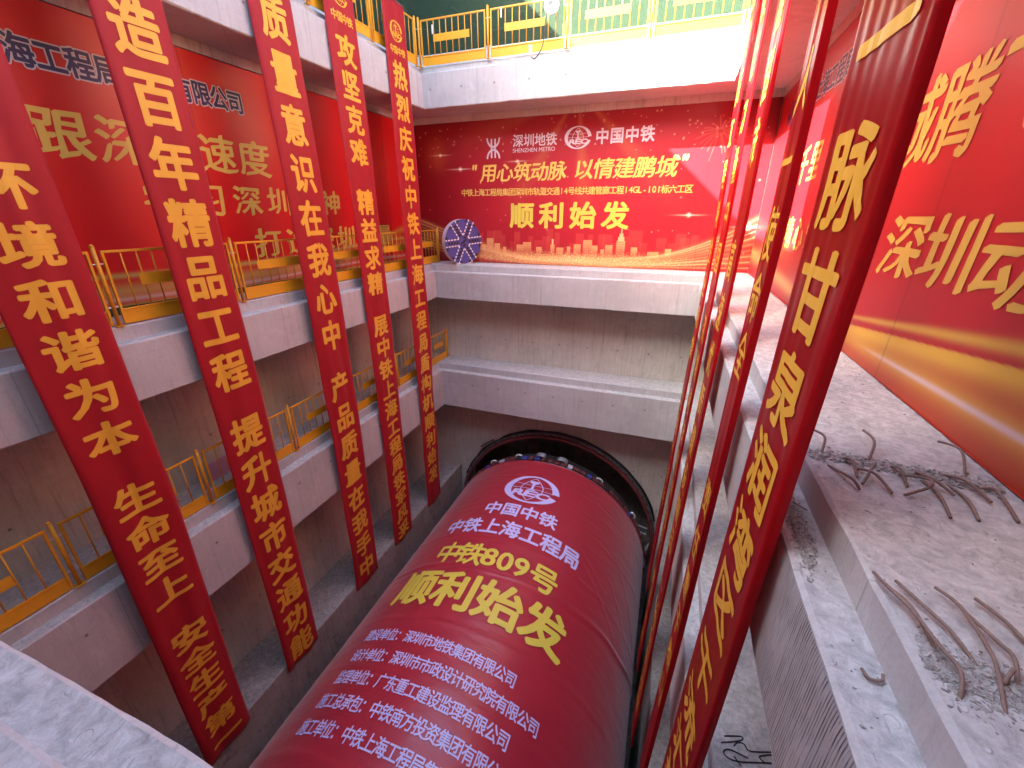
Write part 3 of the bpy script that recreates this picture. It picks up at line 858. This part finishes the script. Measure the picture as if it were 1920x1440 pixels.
for y0, W, belly, groups, w, h, label, seed in LB:
    b = empty('hanging_banner', (-7.8, y0+W/2, -10.9)); tag(b, label, 'banner', GB)
    fn0 = left_fn(y0, seed, belly)
    inv = Vector((7.8, -(y0+W/2), 10.9))
    fn = lambda u, v, o, fn0=fn0, inv=inv: tuple(Vector(fn0(u, v, o))+inv)
    cloth(fn, 0, W, -10.9, 5.3, 24, 170, M['banner'], b)
    for g_ in groups: letters('lettering', vtext([g_], w, h, W/2), fn, M['gold'], b, grid=.085, base=.005, shifts=HEAVY)
    letters('emblem', emblem_items(W/2, 4.60, .56, .46), fn, M['gold'], b, grid=.085, base=.005)
    letters('lettering', row('中国中铁', W/2-.27, .18, 4.16, .17, .19), fn, M['gold'], b, grid=.085, base=.005, shifts=BOLD)
    bm = bmesh.new()
    tube(bm, [fn(.04, 5.28, .012), fn(W/2, 5.30, .012), fn(W-.04, 5.28, .012)], .012, 6); obj('hanging_rod', bm, M['steel'], b)

def right_fn(yn, yf, seed, hem):
    W = yf-yn
    def f(u, v, o):                                     # u from far edge (0) to near edge (W); reads toward the viewer
        x = .80+(.020*v if v < 0 else 0)
        e0 = max(0, u-(W-hem)); e1 = max(0, .03-u)       # hems folded back
        x += e0*.97+e1*.6
        y = yf-u+e0*.97-e1*.6
        x += .0028*math.sin(u*26+seed*2+.3*v+3*nz(u*2, v*.3))+(.0035*math.sin(u*43+seed)+.004*nz(u*14, seed))*math.exp(-abs(v-1.6)/1.6)+.016*nz(u*1.3, v*.3, seed)
        return (x-o, y+.02*nz(v*.35, seed), v)
    return f
RB = [
 (2.22, 3.32, [('建', 5.0, .6), ('鹏', 4.4, .6), ('一脉甘泉润湾区', .76, .60), ('千流汇聚美名扬', -3.62, .66)], .60, .50,
  'biggest glossy red banner, nearest the viewer on the right', 1.7),
 (3.92, 4.68, [('安全生产', 4.2, .62), ('人一使命全', .95, .56), ('责任重于泰山', -3.0, .66)], .44, .48,
  'narrow glossy red banner second from the viewer in the right row', 2.9),
 (5.95, 6.98, [('齐心富国市', 3.6, .70), ('高速优质建设精品', -.6, .70), ('工程创新发展', -6.8, .66)], .56, .58,
  'red banner third from the viewer in the right row', 4.2),
 (7.65, 8.80, [('建设者力量中国', 3.6, .72), ('深圳速度精神同在', -2.0, .72), ('携手共进', -8.2, .66)], .56, .58,
  'thin red banner seen edge on, fourth from the viewer in the right row', 5.3),
 (9.35, 10.62, [('创优质工程树企业形象', 3.6, .72), ('为城市添彩', -4.2, .72)], .56, .58,
  'farthest and thinnest red banner of the right row', 6.1)]
for yn, yf, groups, w, h, label, seed in RB:
    hem = .062 if yn < 5 else .035
    yn = yn*(.8+hem)/.8-hem
    W = yf-yn
    zb = -11.2 if yn < 9 else -10.2
    b = empty('hanging_banner', (.8, (yn+yf)/2, zb)); tag(b, label, 'banner', GB)
    fn0 = right_fn(yn, yf, seed, hem); inv = Vector((-.8, -(yn+yf)/2, -zb))
    fn = lambda u, v, o, fn0=fn0, inv=inv: tuple(Vector(fn0(u, v, o))+inv)
    cloth(fn, 0, W, zb, 5.3, 40, 170, M['satin'], b)
    shf = BOLD if yn < 3 else SEMI
    if yn > 3: w, h = w*.78, h*.95
    for g_ in groups: letters('lettering', vtext([g_], w, h, W/2), fn, M['gold'], b, grid=.06, base=.005, shifts=shf)
    letters('emblem', emblem_items(W/2, 4.75, .5, .44), fn, M['gold'], b, grid=.06, base=.005)
    bm = bmesh.new()
    tube(bm, [fn(.12, 5.28, .012), fn(W/2, 5.30, .012), fn(W-.16, 5.28, .012)], .012, 6); obj('hanging_rod', bm, M['steel'], b)

# ---------------------------------------------------------------- boring machine and its cover
TX, TZ, TR, TY0, TY1 = -3.47, -12.86, 4.03, -1.2, 13.25
tb = empty('tunnel_boring_machine', (TX, 6, -16.9)); tag(tb, 'huge round boring machine lying under the crimson cover, entering the tunnel opening', 'boring machine')
def cyl(r, y0, y1, a0=-180, a1=180, na=120, ny=20, wr=None):
    V, F = [], []
    for j in range(ny+1):
        y = y0+(y1-y0)*j/ny
        for i in range(na+1):
            a = math.radians(a0+(a1-a0)*i/na); rr = r+(wr(a, y) if wr else 0)
            V.append((rr*math.sin(a), y, rr*math.cos(a)))
    for j in range(ny):
        for i in range(na):
            a = j*(na+1)+i; F.append((a, a+na+1, a+na+2, a+1))
    return V, F
def off(vf, d): return [tuple(Vector(p)+Vector(d)) for p in vf[0]], vf[1]
o_ = (0, -6, TZ+16.9)
obj('shield_shell', off(cyl(TR-.03, TY0, TY1+.10), o_), M['shell'], tb, True)
obj('cutterhead', off(cyl(TR-.10, TY1+.101, TY1+.75, na=120, ny=4), o_), M['dark'], tb, True)
bm = bmesh.new(); vs = [bm.verts.new((TR*.97*math.sin(a), TY1+.75-6, TR*.97*math.cos(a)+TZ+16.9)) for a in [2*math.pi*i/96 for i in range(96)]]; bm.faces.new(vs)
obj('cutter_face', bm, M['dark'], tb)
for i in range(46):
    a = math.radians(-72+3.7*i); r = R_.random()
    m_ = M['ringred'] if r < .55 else (M['blue'] if r < .72 else (M['silver'] if r < .86 else M['dark']))
    er = Vector((math.sin(a), 0, math.cos(a))); et = Vector((math.cos(a), 0, -math.sin(a)))
    bm = bmesh.new(); hh = R_.uniform(.02, .05)
    obox(bm, er*(TR+.02)+Vector((0, TY1+.20-6, TZ+16.9)), et, (0, 1, 0), er, R_.uniform(.085, .12), R_.uniform(.07, .10), hh)
    bmesh.ops.bevel(bm, geom=bm.edges[:], offset=.012, segments=1, affect='EDGES')
    obj('edge_block', bm, m_, tb)
for deg, mt in ((-17, 'whitepl'), (-4, 'steel'), (8, 'steel'), (30, 'whitepl'), (56, 'whitepl'), (-34, 'whitepl')):
    a = math.radians(deg); er = Vector((math.sin(a), 0, math.cos(a))); et = Vector((math.cos(a), 0, -math.sin(a)))
    c0 = er*(TR+.10)+Vector((0, TY1+.30-6, TZ+16.9)); bm = bmesh.new()
    if mt == 'steel':
        for k in range(5):
            pts = [c0+et*.2*math.cos(t)+er*(.09*math.sin(t)-.03)+Vector((0, k*.05-.1, 0)) for t in [math.pi*i/10 for i in range(11)]]
            tube(bm, pts, .022, 6)
        obj('cable_coil', bm, M['steel'], tb, True)
    else:
        pts = [c0+et*.13*math.cos(t)+er*(.07*math.sin(t)-.05) for t in [math.pi*i/8 for i in range(9)]]
        tube(bm, pts, .03, 6); obj('lifting_lug', bm, M[mt], tb, True)

def wrinkle(a, y):
    s = a*TR
    r = .010*nz(s*.9, y*1.6, 3)+.006*nz(s*2.2, y*5.0, 5)
    for y0, amp, wd_, sl in ((7.78, .035, .05, .10), (7.62, .020, .035, .16), (8.9, .014, .05, -.06), (5.95, .012, .05, .05), (10.6, .010, .05, .03), (4.6, .012, .06, -.04), (2.9, .02, .06, .02), (12.2, .008, .04, 0)):
        yy = y0+sl*s*.5+.10*nz(s*.8, y0)
        m = .35+.65*max(0, min(1, .5+1.2*nz(s*.6+y0, y0*3)))
        r += amp*m*math.exp(-((y-yy)/(wd_*1.5))**2)
    # diagonal creases on the right flank
    for k in range(7):
        c0 = 1.6+k*.75; yy = 9.3+.5*math.sin(k*2.1)-(s-c0)*(.55+.1*k) ; w2 = math.exp(-((s-c0)/.8)**2)
        r += .018*w2*math.exp(-((y-yy)/.035)**2)
    return r
tarp_fn = lambda u, v, o: ((TR+.015+o+wrinkle(u/TR, v))*math.sin(u/TR)+TX, v, (TR+.015+o+wrinkle(u/TR, v))*math.cos(u/TR)+TZ)
tp = empty('tarpaulin', (TX, 6, TZ+TR)); tag(tp, 'crimson tarpaulin with white and yellow printing wrapped over the boring machine', 'tarpaulin')
tfn = lambda u, v, o: tuple(Vector(tarp_fn(u, v, o))-Vector((TX, 6, TZ+TR)))
V, F = [], []
ua, ub, NU, NV = math.radians(-100)*TR, math.radians(82)*TR, 260, 560
for j in range(NV+1):
    for i in range(NU+1):
        u = ua+(ub-ua)*i/NU; v = TY0+(TY1-TY0)*j/NV
        if i == NU: u += .05*nz(v*1.2, 3)
        V.append(tfn(u, v, 0))
for j in range(NV):
    for i in range(NU):
        a = j*(NU+1)+i; F.append((a, a+NU+1, a+NU+2, a+1))
cov = obj('cover_sheet', (V, F), M['tarp'], tp, True)
bm = bmesh.new(); tube(bm, [tfn(ua+(ub-ua)*i/60, TY1-.02, .004) for i in range(61)], .022, 6); obj('hem', bm, M['tarp'], cov, True)
GR = .045
letters('emblem', emblem_items(0, 11.48, 1.94, 1.52), tfn, M['lilac'], tp, grid=GR, base=.015)
letters('lettering', row('中国中铁', -.93, .62, 10.24, .56, .60), tfn, M['lilac'], tp, grid=GR, base=.015)
letters('lettering', row('中铁上海工程局', -1.92, .640, 9.35, .58, .68), tfn, M['lilac'], tp, grid=GR, base=.015)
it = [(ch, x, 8.13, w_, h_) for ch, x, w_, h_ in (('中', -1.47, .74, .84), ('铁', -.74, .76, .84), ('8', -.17, .80, .84), ('0', .29, .80, .84), ('9', .75, .80, .84), ('号', 1.42, .78, .84))]
letters('lettering', it, tfn, M['yellowprint'], tp, grid=GR, base=.017)
letters('lettering', row('顺利始发', -1.78, 1.20, 6.86, 1.10, 1.14), tfn, M['yellowprint'], tp, grid=GR, base=.017, shifts=HEAVY)
for s, y in (('建设单位：深圳市地铁集团有限公司', 5.42), ('设计单位：深圳市市政设计研究院有限公司', 4.90), ('监理单位：广东重工建设监理有限公司', 4.38),
             ('施工总承包：中铁南方投资集团有限公司', 3.87), ('施工单位：中铁上海工程局集团有限公司', 3.36)):
    letters('lettering', row(s, -2.24, .248, y, .24, .31), tfn, M['lilac'], tp, grid=GR, base=.015, shifts=SEMI)

# ---------------------------------------------------------------- railings
def make_panel(W):
    H = 1.14
    p = empty('safety_railing')
    bm = bmesh.new(); r = .021
    box(bm, -W/2, W/2, -r, r, H-.035, H, .004); box(bm, -W/2, W/2, -r*.8, r*.8, .23, .26, .003)
    box(bm, -W/2, -W/2+.035, -r*1.02, r*1.02, .03, H-.036, .004); box(bm, W/2-.035, W/2, -r*1.02, r*1.02, .03, H-.036, .004)
    obj('frame', bm, M['yellow'], p)
    n = max(3, round(W/.22)); step = (W-.07)/n
    b0 = None
    for i in range(1, n):
        x = -W/2+.035+step*i
        if b0 is None:
            bm = bmesh.new(); tube(bm, [(0, 0, .26), (0, 0, H-.036)], .012, 6); b = b0 = obj('bar', bm, M['yellow'], p, True)
        else: b = b0.copy(); COL.objects.link(b); b.parent = p
        b.location = (x, 0, 0)
    bm = bmesh.new(); box(bm, -W/2+.036, W/2-.036, -.006, .006, .02, .229); obj('kick_plate', bm, M['plate'], p)
    bm = bmesh.new(); box(bm, -W*.30, W*.26, -.016, -.012, .58, .76); obj('warning_plate', bm, M['plate'], p)
    return p
def copy_tree(o):
    c = o.copy(); COL.objects.link(c)
    for ch in o.children:
        d = ch.copy(); COL.objects.link(d); d.parent = c
    return c
protos = {}
ORD = ['first', 'second', 'third', 'fourth', 'fifth', 'sixth', 'seventh', 'eighth']
def make_post():
    p = empty('railing_post'); bm = bmesh.new()
    tube(bm, [(0, 0, 0), (0, 0, 1.20)], .030, 12); obj('tube', bm, M['yellow'], p, True)
    bm = bmesh.new(); tube(bm, [(0, 0, 1.2003), (0, 0, 1.215), (0, 0, 1.235)], .033, 12, rfn=lambda i: (1, .85, .35)[i]); obj('cap', bm, M['yellow'], p, True)
    bm = bmesh.new(); box(bm, -.06, .06, -.05, .05, .002, .014); obj('base_plate', bm, M['yellow'], p)
    for z in (.30, .95):
        bm = bmesh.new(); tube(bm, [(-.075, 0, z), (.075, 0, z)], .010, 6); obj('bolt', bm, M['silver'], p)
    return p
post0 = []
def rail_run(posts, along, fixed, z, where, g):
    """posts: coordinates along the run, starting at the far corner"""
    def P(t): return (fixed, t, z) if along == 'y' else (t, fixed, z)
    rz = math.pi/2 if along == 'y' else 0
    for i, t in enumerate(posts):
        if not post0: o = make_post(); post0.append(o)
        else: o = copy_tree(post0[0])
        o.location = P(t); o.rotation_euler = (0, 0, rz)
        tag(o, 'yellow post %s, %s from the far left corner' % (where, ORD[i]), 'post', 'railing posts on the galleries')
    for i in range(len(posts)-1):
        W = round(abs(posts[i+1]-posts[i])-.15, 2)
        if W not in protos: protos[W] = make_panel(W); o = protos[W]
        else: o = copy_tree(protos[W])
        o.location = P((posts[i]+posts[i+1])/2); o.rotation_euler = (R_.uniform(-.01, .01), 0, rz)
        tag(o, 'yellow railing %s, %s from the far left corner' % (where, ORD[i]), 'railing', g)
FX = -7.93
rail_run([-7.95, -5.70, -3.40, -1.22, .95], 'x', 13.60, 4.172, 'along the far top gallery', 'railing panels on the top gallery')
rail_run([13.48, 11.35, 9.15, 6.95, 4.75], 'y', FX-.08, 4.172, 'along the left top gallery', 'railing panels on the top gallery')
rail_run([14.22, 12.62, 10.45, 8.30, 6.13, 3.95, 1.78], 'y', FX-.16, -1.648, 'along the left middle gallery', 'railing panels on the left galleries')
rail_run([14.42, 13.08, 10.90, 8.72, 6.57, 4.42, 2.26, .10], 'y', FX-.16, -5.418, 'along the left lowest gallery', 'railing panels on the left galleries')

# ---------------------------------------------------------------- small things
# convex lamp on the top railing with its cable
lm = empty('round_lamp', (-3.80, 13.45, 5.10)); tag(lm, 'round chrome-rimmed lamp clamped on the sunlit top railing', 'lamp')
bm = bmesh.new(); N = 32; prf = [(.0, -.015), (.07, -.03), (.13, -.035), (.175, -.03)]
rg = [[bm.verts.new((r*math.cos(2*math.pi*i/N), y, r*math.sin(2*math.pi*i/N))) for i in range(N)] for r, y in prf[1:]]
c = bm.verts.new((0, -.015, 0))
for i in range(N): bm.faces.new((c, rg[0][(i+1) % N], rg[0][i]))
for a, b in zip(rg, rg[1:]):
    for i in range(N): bm.faces.new((a[i], a[(i+1) % N], b[(i+1) % N], b[i]))
obj('lens', bm, M['lens'], lm, True)
bm = bmesh.new(); tube(bm, [(.185*math.cos(t), -.02, .185*math.sin(t)) for t in [2*math.pi*i/40 for i in range(41)]], .020, 8, False); obj('rim', bm, M['chrome'], lm, True)
bm = bmesh.new()
rg = [[bm.verts.new((r*math.cos(2*math.pi*i/N), y, r*math.sin(2*math.pi*i/N))) for i in range(N)] for r, y in ((.18, -.01), (.16, .05), (.08, .10), (.03, .11))]
for a, b in zip(rg, rg[1:]):
    for i in range(N): bm.faces.new((a[i], b[i], b[(i+1) % N], a[(i+1) % N]))
obj('housing', bm, M['black'], lm, True)
cb = empty('power_cable', (-3.9, 13.4, 4.1)); tag(cb, 'black cable hanging from the round lamp to a white connector', 'cable')
bm = bmesh.new(); tube(bm, [tuple(Vector(p)-Vector((-3.9, 13.4, 4.1))) for p in spline([(-3.95, 13.45, 4.95), (-3.97, 13.40, 4.6), (-4.0, 13.40, 4.3), (-4.12, 13.40, 4.08), (-4.25, 13.40, 3.98), (-4.33, 13.40, 4.03)], 5)], .014, 6); obj('wire', bm, M['black'], cb, True)
bm = bmesh.new(); box(bm, -.50, -.42, -.03, .02, -.02, .20, .008); obj('connector', bm, M['whitepl'], cb)
for x, z, l in ((-7.45, 5.05, 'white plastic tag tied to the top railing near the far left corner'), (-5.28, 5.18, 'white plastic tag tied to the top railing left of the round lamp')):
    bm = bmesh.new(); box(bm, x-.018, x+.018, 13.53, 13.56, z-.12, z+.10, .008); tag(obj('plastic_tag', bm, M['whitepl']), l, 'tag')
# thin cables on the turf
for k, pts in enumerate(([(-8.9, 14.6, 5.6), (-7.5, 14.58, 5.35), (-6.2, 14.58, 5.7), (-5.0, 14.58, 5.5), (-4.2, 14.58, 5.75)], [(-7.3, 14.58, 5.9), (-6.2, 14.58, 5.2), (-5.2, 14.58, 5.25), (-4.4, 14.58, 5.15)])):
    bm = bmesh.new(); tube(bm, spline(pts, 8), .008, 5); tag(obj('thin_cable', bm, M['black'], None, True), ['long thin dark cable strung high across the far turf screen', 'shorter dark cable sagging low across the far turf screen'][k], 'cable')
# board behind the lowest railing
bm = bmesh.new(); box(bm, -8.80, -8.76, 4.92, 5.35, -5.40, -4.98, .004)
tag(obj('leaning_board', bm, M['pink']), 'small pink board standing behind the lowest left railing', 'board')

# display cutter disc by the far poster
a = math.radians(60); th = .20
dc = empty('cutterhead_model', (-6.93, 13.95, -1.65), 0); tag(dc, 'round violet-blue cutterhead model with six spoke rows standing by the far poster', 'model')
dc.rotation_euler = (0, 0, a)
RD, CZd = .745, .755
def disc(r, y0, y1, n=64):
    bm = bmesh.new(); A = [bm.verts.new((r*math.cos(2*math.pi*i/n), y0, CZd+r*math.sin(2*math.pi*i/n))) for i in range(n)]
    B = [bm.verts.new((r*math.cos(2*math.pi*i/n), y1, CZd+r*math.sin(2*math.pi*i/n))) for i in range(n)]
    for i in range(n): bm.faces.new((A[i], B[i], B[(i+1) % n], A[(i+1) % n]))
    bm.faces.new(A); bm.faces.new(B[::-1]); bmesh.ops.recalc_face_normals(bm, faces=bm.faces); return bm
obj('drum', disc(RD, .0, th), M['silver'], dc); obj('face', disc(RD-.004, -.02, -.0015), M['bluep'], dc)
for k in range(6):
    t = math.radians(60*k+4); er = Vector((math.cos(t), 0, math.sin(t))); et = Vector((-math.sin(t), 0, math.cos(t))); c0 = Vector((0, -.024, CZd))
    bm = bmesh.new(); obox(bm, c0+er*.47, er, (0, 1, 0), et, .28, .004, .13); sp = obj('spoke', bm, M['navy'], dc)
    bm = bmesh.new(); obox(bm, c0+er*.47+Vector((0, -.006, 0)), er, (0, 1, 0), et, .28, .003, .075); obj('spoke_bed', bm, M['bluep'], sp)
    bm = bmesh.new()
    for q in range(4): obox(bm, c0+er*(.26+.115*q)+Vector((0, -.014, 0)), er, (0, 1, 0), et, .036, .006, .045)
    obj('roller_row', bm, M['black'], sp)
    bm = bmesh.new()
    for s in (-1, 1):
        for q in range(5): obox(bm, c0+er*(.24+.12*q)+et*.105*s+Vector((0, -.014, 0)), er, (0, 1, 0), et, .038, .007, .018)
    obj('scraper_row', bm, M['whitepl'], sp)
bm = bmesh.new()
for q in range(12):
    t = math.radians(30*q+19); er = Vector((math.cos(t), 0, math.sin(t))); et = Vector((-math.sin(t), 0, math.cos(t)))
    obox(bm, Vector((0, -.026, CZd))+er*.70, er, (0, 1, 0), et, .03, .006, .045)
for x, z in ((0, 0), (.09, .06), (-.09, -.05), (.02, -.12), (.05, .15)): obox(bm, Vector((x, -.026, CZd+z)), (.8, 0, .6), (0, 1, 0), (-.6, 0, .8), .05, .006, .03)
obj('rim_cutters', bm, M['black'], dc)
bm = bmesh.new(); box(bm, -.32, .30, -.01, .16, .001, .075, .01); obj('foot_block', bm, M['whitepl'], dc)

# rebar, rubble, graffiti
def bar(pts, label, grp, r=.0086, zoff=None):
    p3 = spline([Vector(p)+Vector((R_.uniform(-.008, .008), R_.uniform(-.008, .008), 0)) for p in pts], 16); bm = bmesh.new()
    tube(bm, p3, r, 8, True, lambda i: 1.0+.16*(i % 2))
    o = obj('rebar', bm, M['rebar'], None, True); return tag(o, label, 'rebar', grp)
S_ = -1.65
def lift(pl, hs): return [(x, y, S_+h) for (x, y), h in zip(pl, hs)]
ORN = 'first second third fourth fifth sixth seventh eighth ninth tenth eleventh twelfth thirteenth fourteenth'.split()
A_ = 'short rusty bent rebar stub sticking out of the far broken strip across the right slab'
for pl, hs in (([(1.22, 3.50), (1.265, 3.40), (1.22, 3.26)], (.10, .09, -.02)), ([(1.58, 3.62), (1.575, 3.42), (1.51, 3.26)], (.10, .10, -.02)),
    ([(1.36, 3.26), (1.37, 3.16), (1.36, 2.99)], (.0, .06, .02)), ([(1.24, 3.14), (1.30, 2.92), (1.34, 2.84)], (0, .05, .015)),
    ([(1.50, 3.15), (1.36, 2.92)], (.07, .02)), ([(1.40, 3.16), (1.46, 3.02), (1.51, 2.87)], (.0, .06, .02)),
    ([(1.64, 3.26), (1.63, 3.12), (1.62, 2.98)], (.01, .07, .02)), ([(1.65, 3.15), (1.76, 3.08), (1.73, 2.98), (1.57, 2.87)], (.01, .05, .05, .02)),
    ([(1.77, 3.26), (1.80, 3.10), (1.86, 2.98)], (0, .05, .02)), ([(2.03, 3.60), (2.11, 3.49), (2.06, 3.26)], (.10, .10, -.02)),
    ([(1.91, 3.27), (1.98, 3.15), (2.04, 2.96)], (0, .05, .02)), ([(1.77, 3.14), (1.76, 2.92), (1.73, 2.71)], (.0, .03, .012)),
    ([(1.91, 3.14), (1.90, 2.93), (1.87, 2.74)], (.0, .03, .012)), ([(2.05, 3.14), (2.11, 3.08), (2.08, 2.80)], (.0, .04, .012))):
    nA = globals().get('nA', 0)+1
    bar(lift(pl, hs), '%s rusty bent rebar stub counted from the big right banner, in the far broken strip' % ORN[nA-1], 'rebar stubs in the far broken strip')
B_ = 'long rusty rebar lying over the near broken patch of the right slab'
for pl, hs in (([(1.125, 2.05), (1.15, 1.96), (1.19, 1.88), (1.21, 1.79), (1.225, 1.66)], (.03, .05, .05, .04, -.01)),
    ([(1.14, 1.95), (1.18, 1.81), (1.21, 1.66), (1.225, 1.57), (1.20, 1.48)], (.05, .06, .06, .05, -.01)),
    ([(1.21, 2.02), (1.26, 1.89), (1.31, 1.78), (1.35, 1.67)], (.03, .035, .03, -.005)),
    ([(1.37, 2.04), (1.405, 1.93), (1.385, 1.74), (1.37, 1.62), (1.33, 1.47)], (.03, .05, .06, .05, -.01)),
    ([(1.41, 1.92), (1.445, 1.79), (1.475, 1.72), (1.43, 1.61)], (.03, .04, .035, -.01)),
    ([(1.51, 2.03), (1.55, 1.91), (1.60, 1.76)], (.03, .03, .01)), ([(1.37, 1.59), (1.43, 1.66)], (.02, .045))):
    nB = globals().get('nB', 0)+1
    bar(lift(pl, hs), '%s long rusty rebar from the ledge, over the near broken patch' % ORN[nB-1], 'rebars over the near broken patch', .0072)
bm = bmesh.new(); tube(bm, spline([(1.03, 1.69, -1.862), (1.045, 1.65, -1.862), (1.09, 1.655, -1.862), (1.105, 1.685, -1.855)], 6), .007, 7)
tag(obj('bent_nail', bm, M['rebar'], None, True), 'small bent rusty hook lying on the ledge of the near right beam', 'hook')
bm = bmesh.new(); tube(bm, [(.93, 3.02, -1.872), (1.10, 2.86, -1.870)], .004, 6)
tag(obj('wire_offcut', bm, M['rebar'], None, True), 'thin straight wire offcut on the ledge beside the big right banner', 'wire')

def rubble(name, line, width, n, smin, smax, seed, label, zb=-1.65, xlo=1.15, xhi=2.22):
    r = random.Random(seed); bm = bmesh.new()
    for _ in range(n):
        t = r.random()*(len(line)-1); i = int(t); f = t-i; p = Vector(line[i]).lerp(Vector(line[i+1]), f)
        q = r.gauss(0, width); p += Vector((q*.3, q, 0)); s = r.uniform(smin, smax)*(1.0 if abs(q) < width else .6)
        if p.x < xlo or p.x > xhi: continue
        M4 = Matrix.Translation((p.x, p.y, zb+s*.18)) @ Matrix.Rotation(r.uniform(0, 6.28), 4, 'Z') @ Matrix.Rotation(r.uniform(-.5, .5), 4, 'X') @ Matrix.Diagonal((s*r.uniform(.8, 1.8), s*r.uniform(.4, 1.), s*r.uniform(.25, .6), 1))
        g = bmesh.ops.create_icosphere(bm, subdivisions=1, radius=.5, matrix=M4)
        for v in g['verts']: v.co += Vector((r.uniform(-1, 1), r.uniform(-1, 1), r.uniform(-1, 1)))*s*.14
    return tag(obj(name, bm, M['rubble']), label, 'rubble', kind='stuff')
q = NT('broken_concrete'); P = q.pos(); n1 = q.noise(P, 40, 5, .8); q.bump(n1, .8, .01)
M['rubble'] = q.set(Base_Color=q.mix(q.ramp(n1, (.35, 0.), (.65, 1.)), (.22, .20, .19), (.52, .49, .47)), Roughness=.95)
rubble('rubble', [(1.16, 3.28, 0), (1.5, 3.26, 0), (1.9, 3.24, 0), (2.2, 3.18, 0)], .042, 1500, .008, .050, 1, 'line of broken concrete chips across the right slab among the far rebar stubs')
rubble('rubble', [(1.17, 1.68, 0), (1.24, 1.60, 0), (1.34, 1.58, 0), (1.5, 1.52, 0), (1.7, 1.45, 0)], .060, 1900, .006, .032, 2, 'scatter of broken concrete chips around the near long rebars')
rubble('rubble', [(1.02, 2.35, 0), (1.0, 2.8, 0), (1.03, 3.4, 0)], .10, 900, .006, .035, 3, 'crumbled concrete on the ledge of the near right beam, behind the big banner', -1.878, .92, 1.115)
# chips and grit over the slabs and ledges
r = random.Random(5); bm = bmesh.new()
for _ in range(420):
    k = r.random()
    if k < .45: x, y, z = r.uniform(1.15, 2.2), r.uniform(.6, 6), S_
    elif k < .75: x, y, z = r.uniform(.93, 1.10), r.uniform(.7, 9), -1.88
    else: x, y, z = r.uniform(-7.5, .5), r.uniform(.0, .22), S_
    s = r.uniform(.002, .007)
    bmesh.ops.create_icosphere(bm, subdivisions=1, radius=s, matrix=Matrix.Translation((x, y, z+s*.3)) @ Matrix.Diagonal((r.uniform(.7, 2), r.uniform(.7, 1.5), .6, 1)))
tag(obj('grit', bm, M['rubble']), 'loose concrete grit scattered on the slab and ledges', 'grit', kind='stuff')
# graffiti strokes on the lowest right slab
bm = bmesh.new()
for pts in ([(1.26, 3.48), (1.44, 3.54), (1.42, 3.49), (1.22, 3.40)], [(1.35, 3.41), (1.39, 3.46), (1.46, 3.47), (1.51, 3.42), (1.73, 3.49)], [(1.74, 3.47), (1.60, 3.40), (1.64, 3.36)],
            [(1.48, 3.34), (1.30, 3.36), (1.24, 3.30), (1.36, 3.27), (1.71, 3.38)], [(1.34, 3.31), (1.40, 3.24)]):
    v, f = strip2d([(p.x, p.y) for p in spline([(a, b, 0) for a, b in pts], 6)], .016)
    vs = [bm.verts.new((x, y, -5.416)) for x, y in v]
    for q4 in f: bm.faces.new([vs[i] for i in q4])
tag(obj('spray_mark', bm, M['black']), 'black scribbled spray mark on the lowest right slab', 'marking')
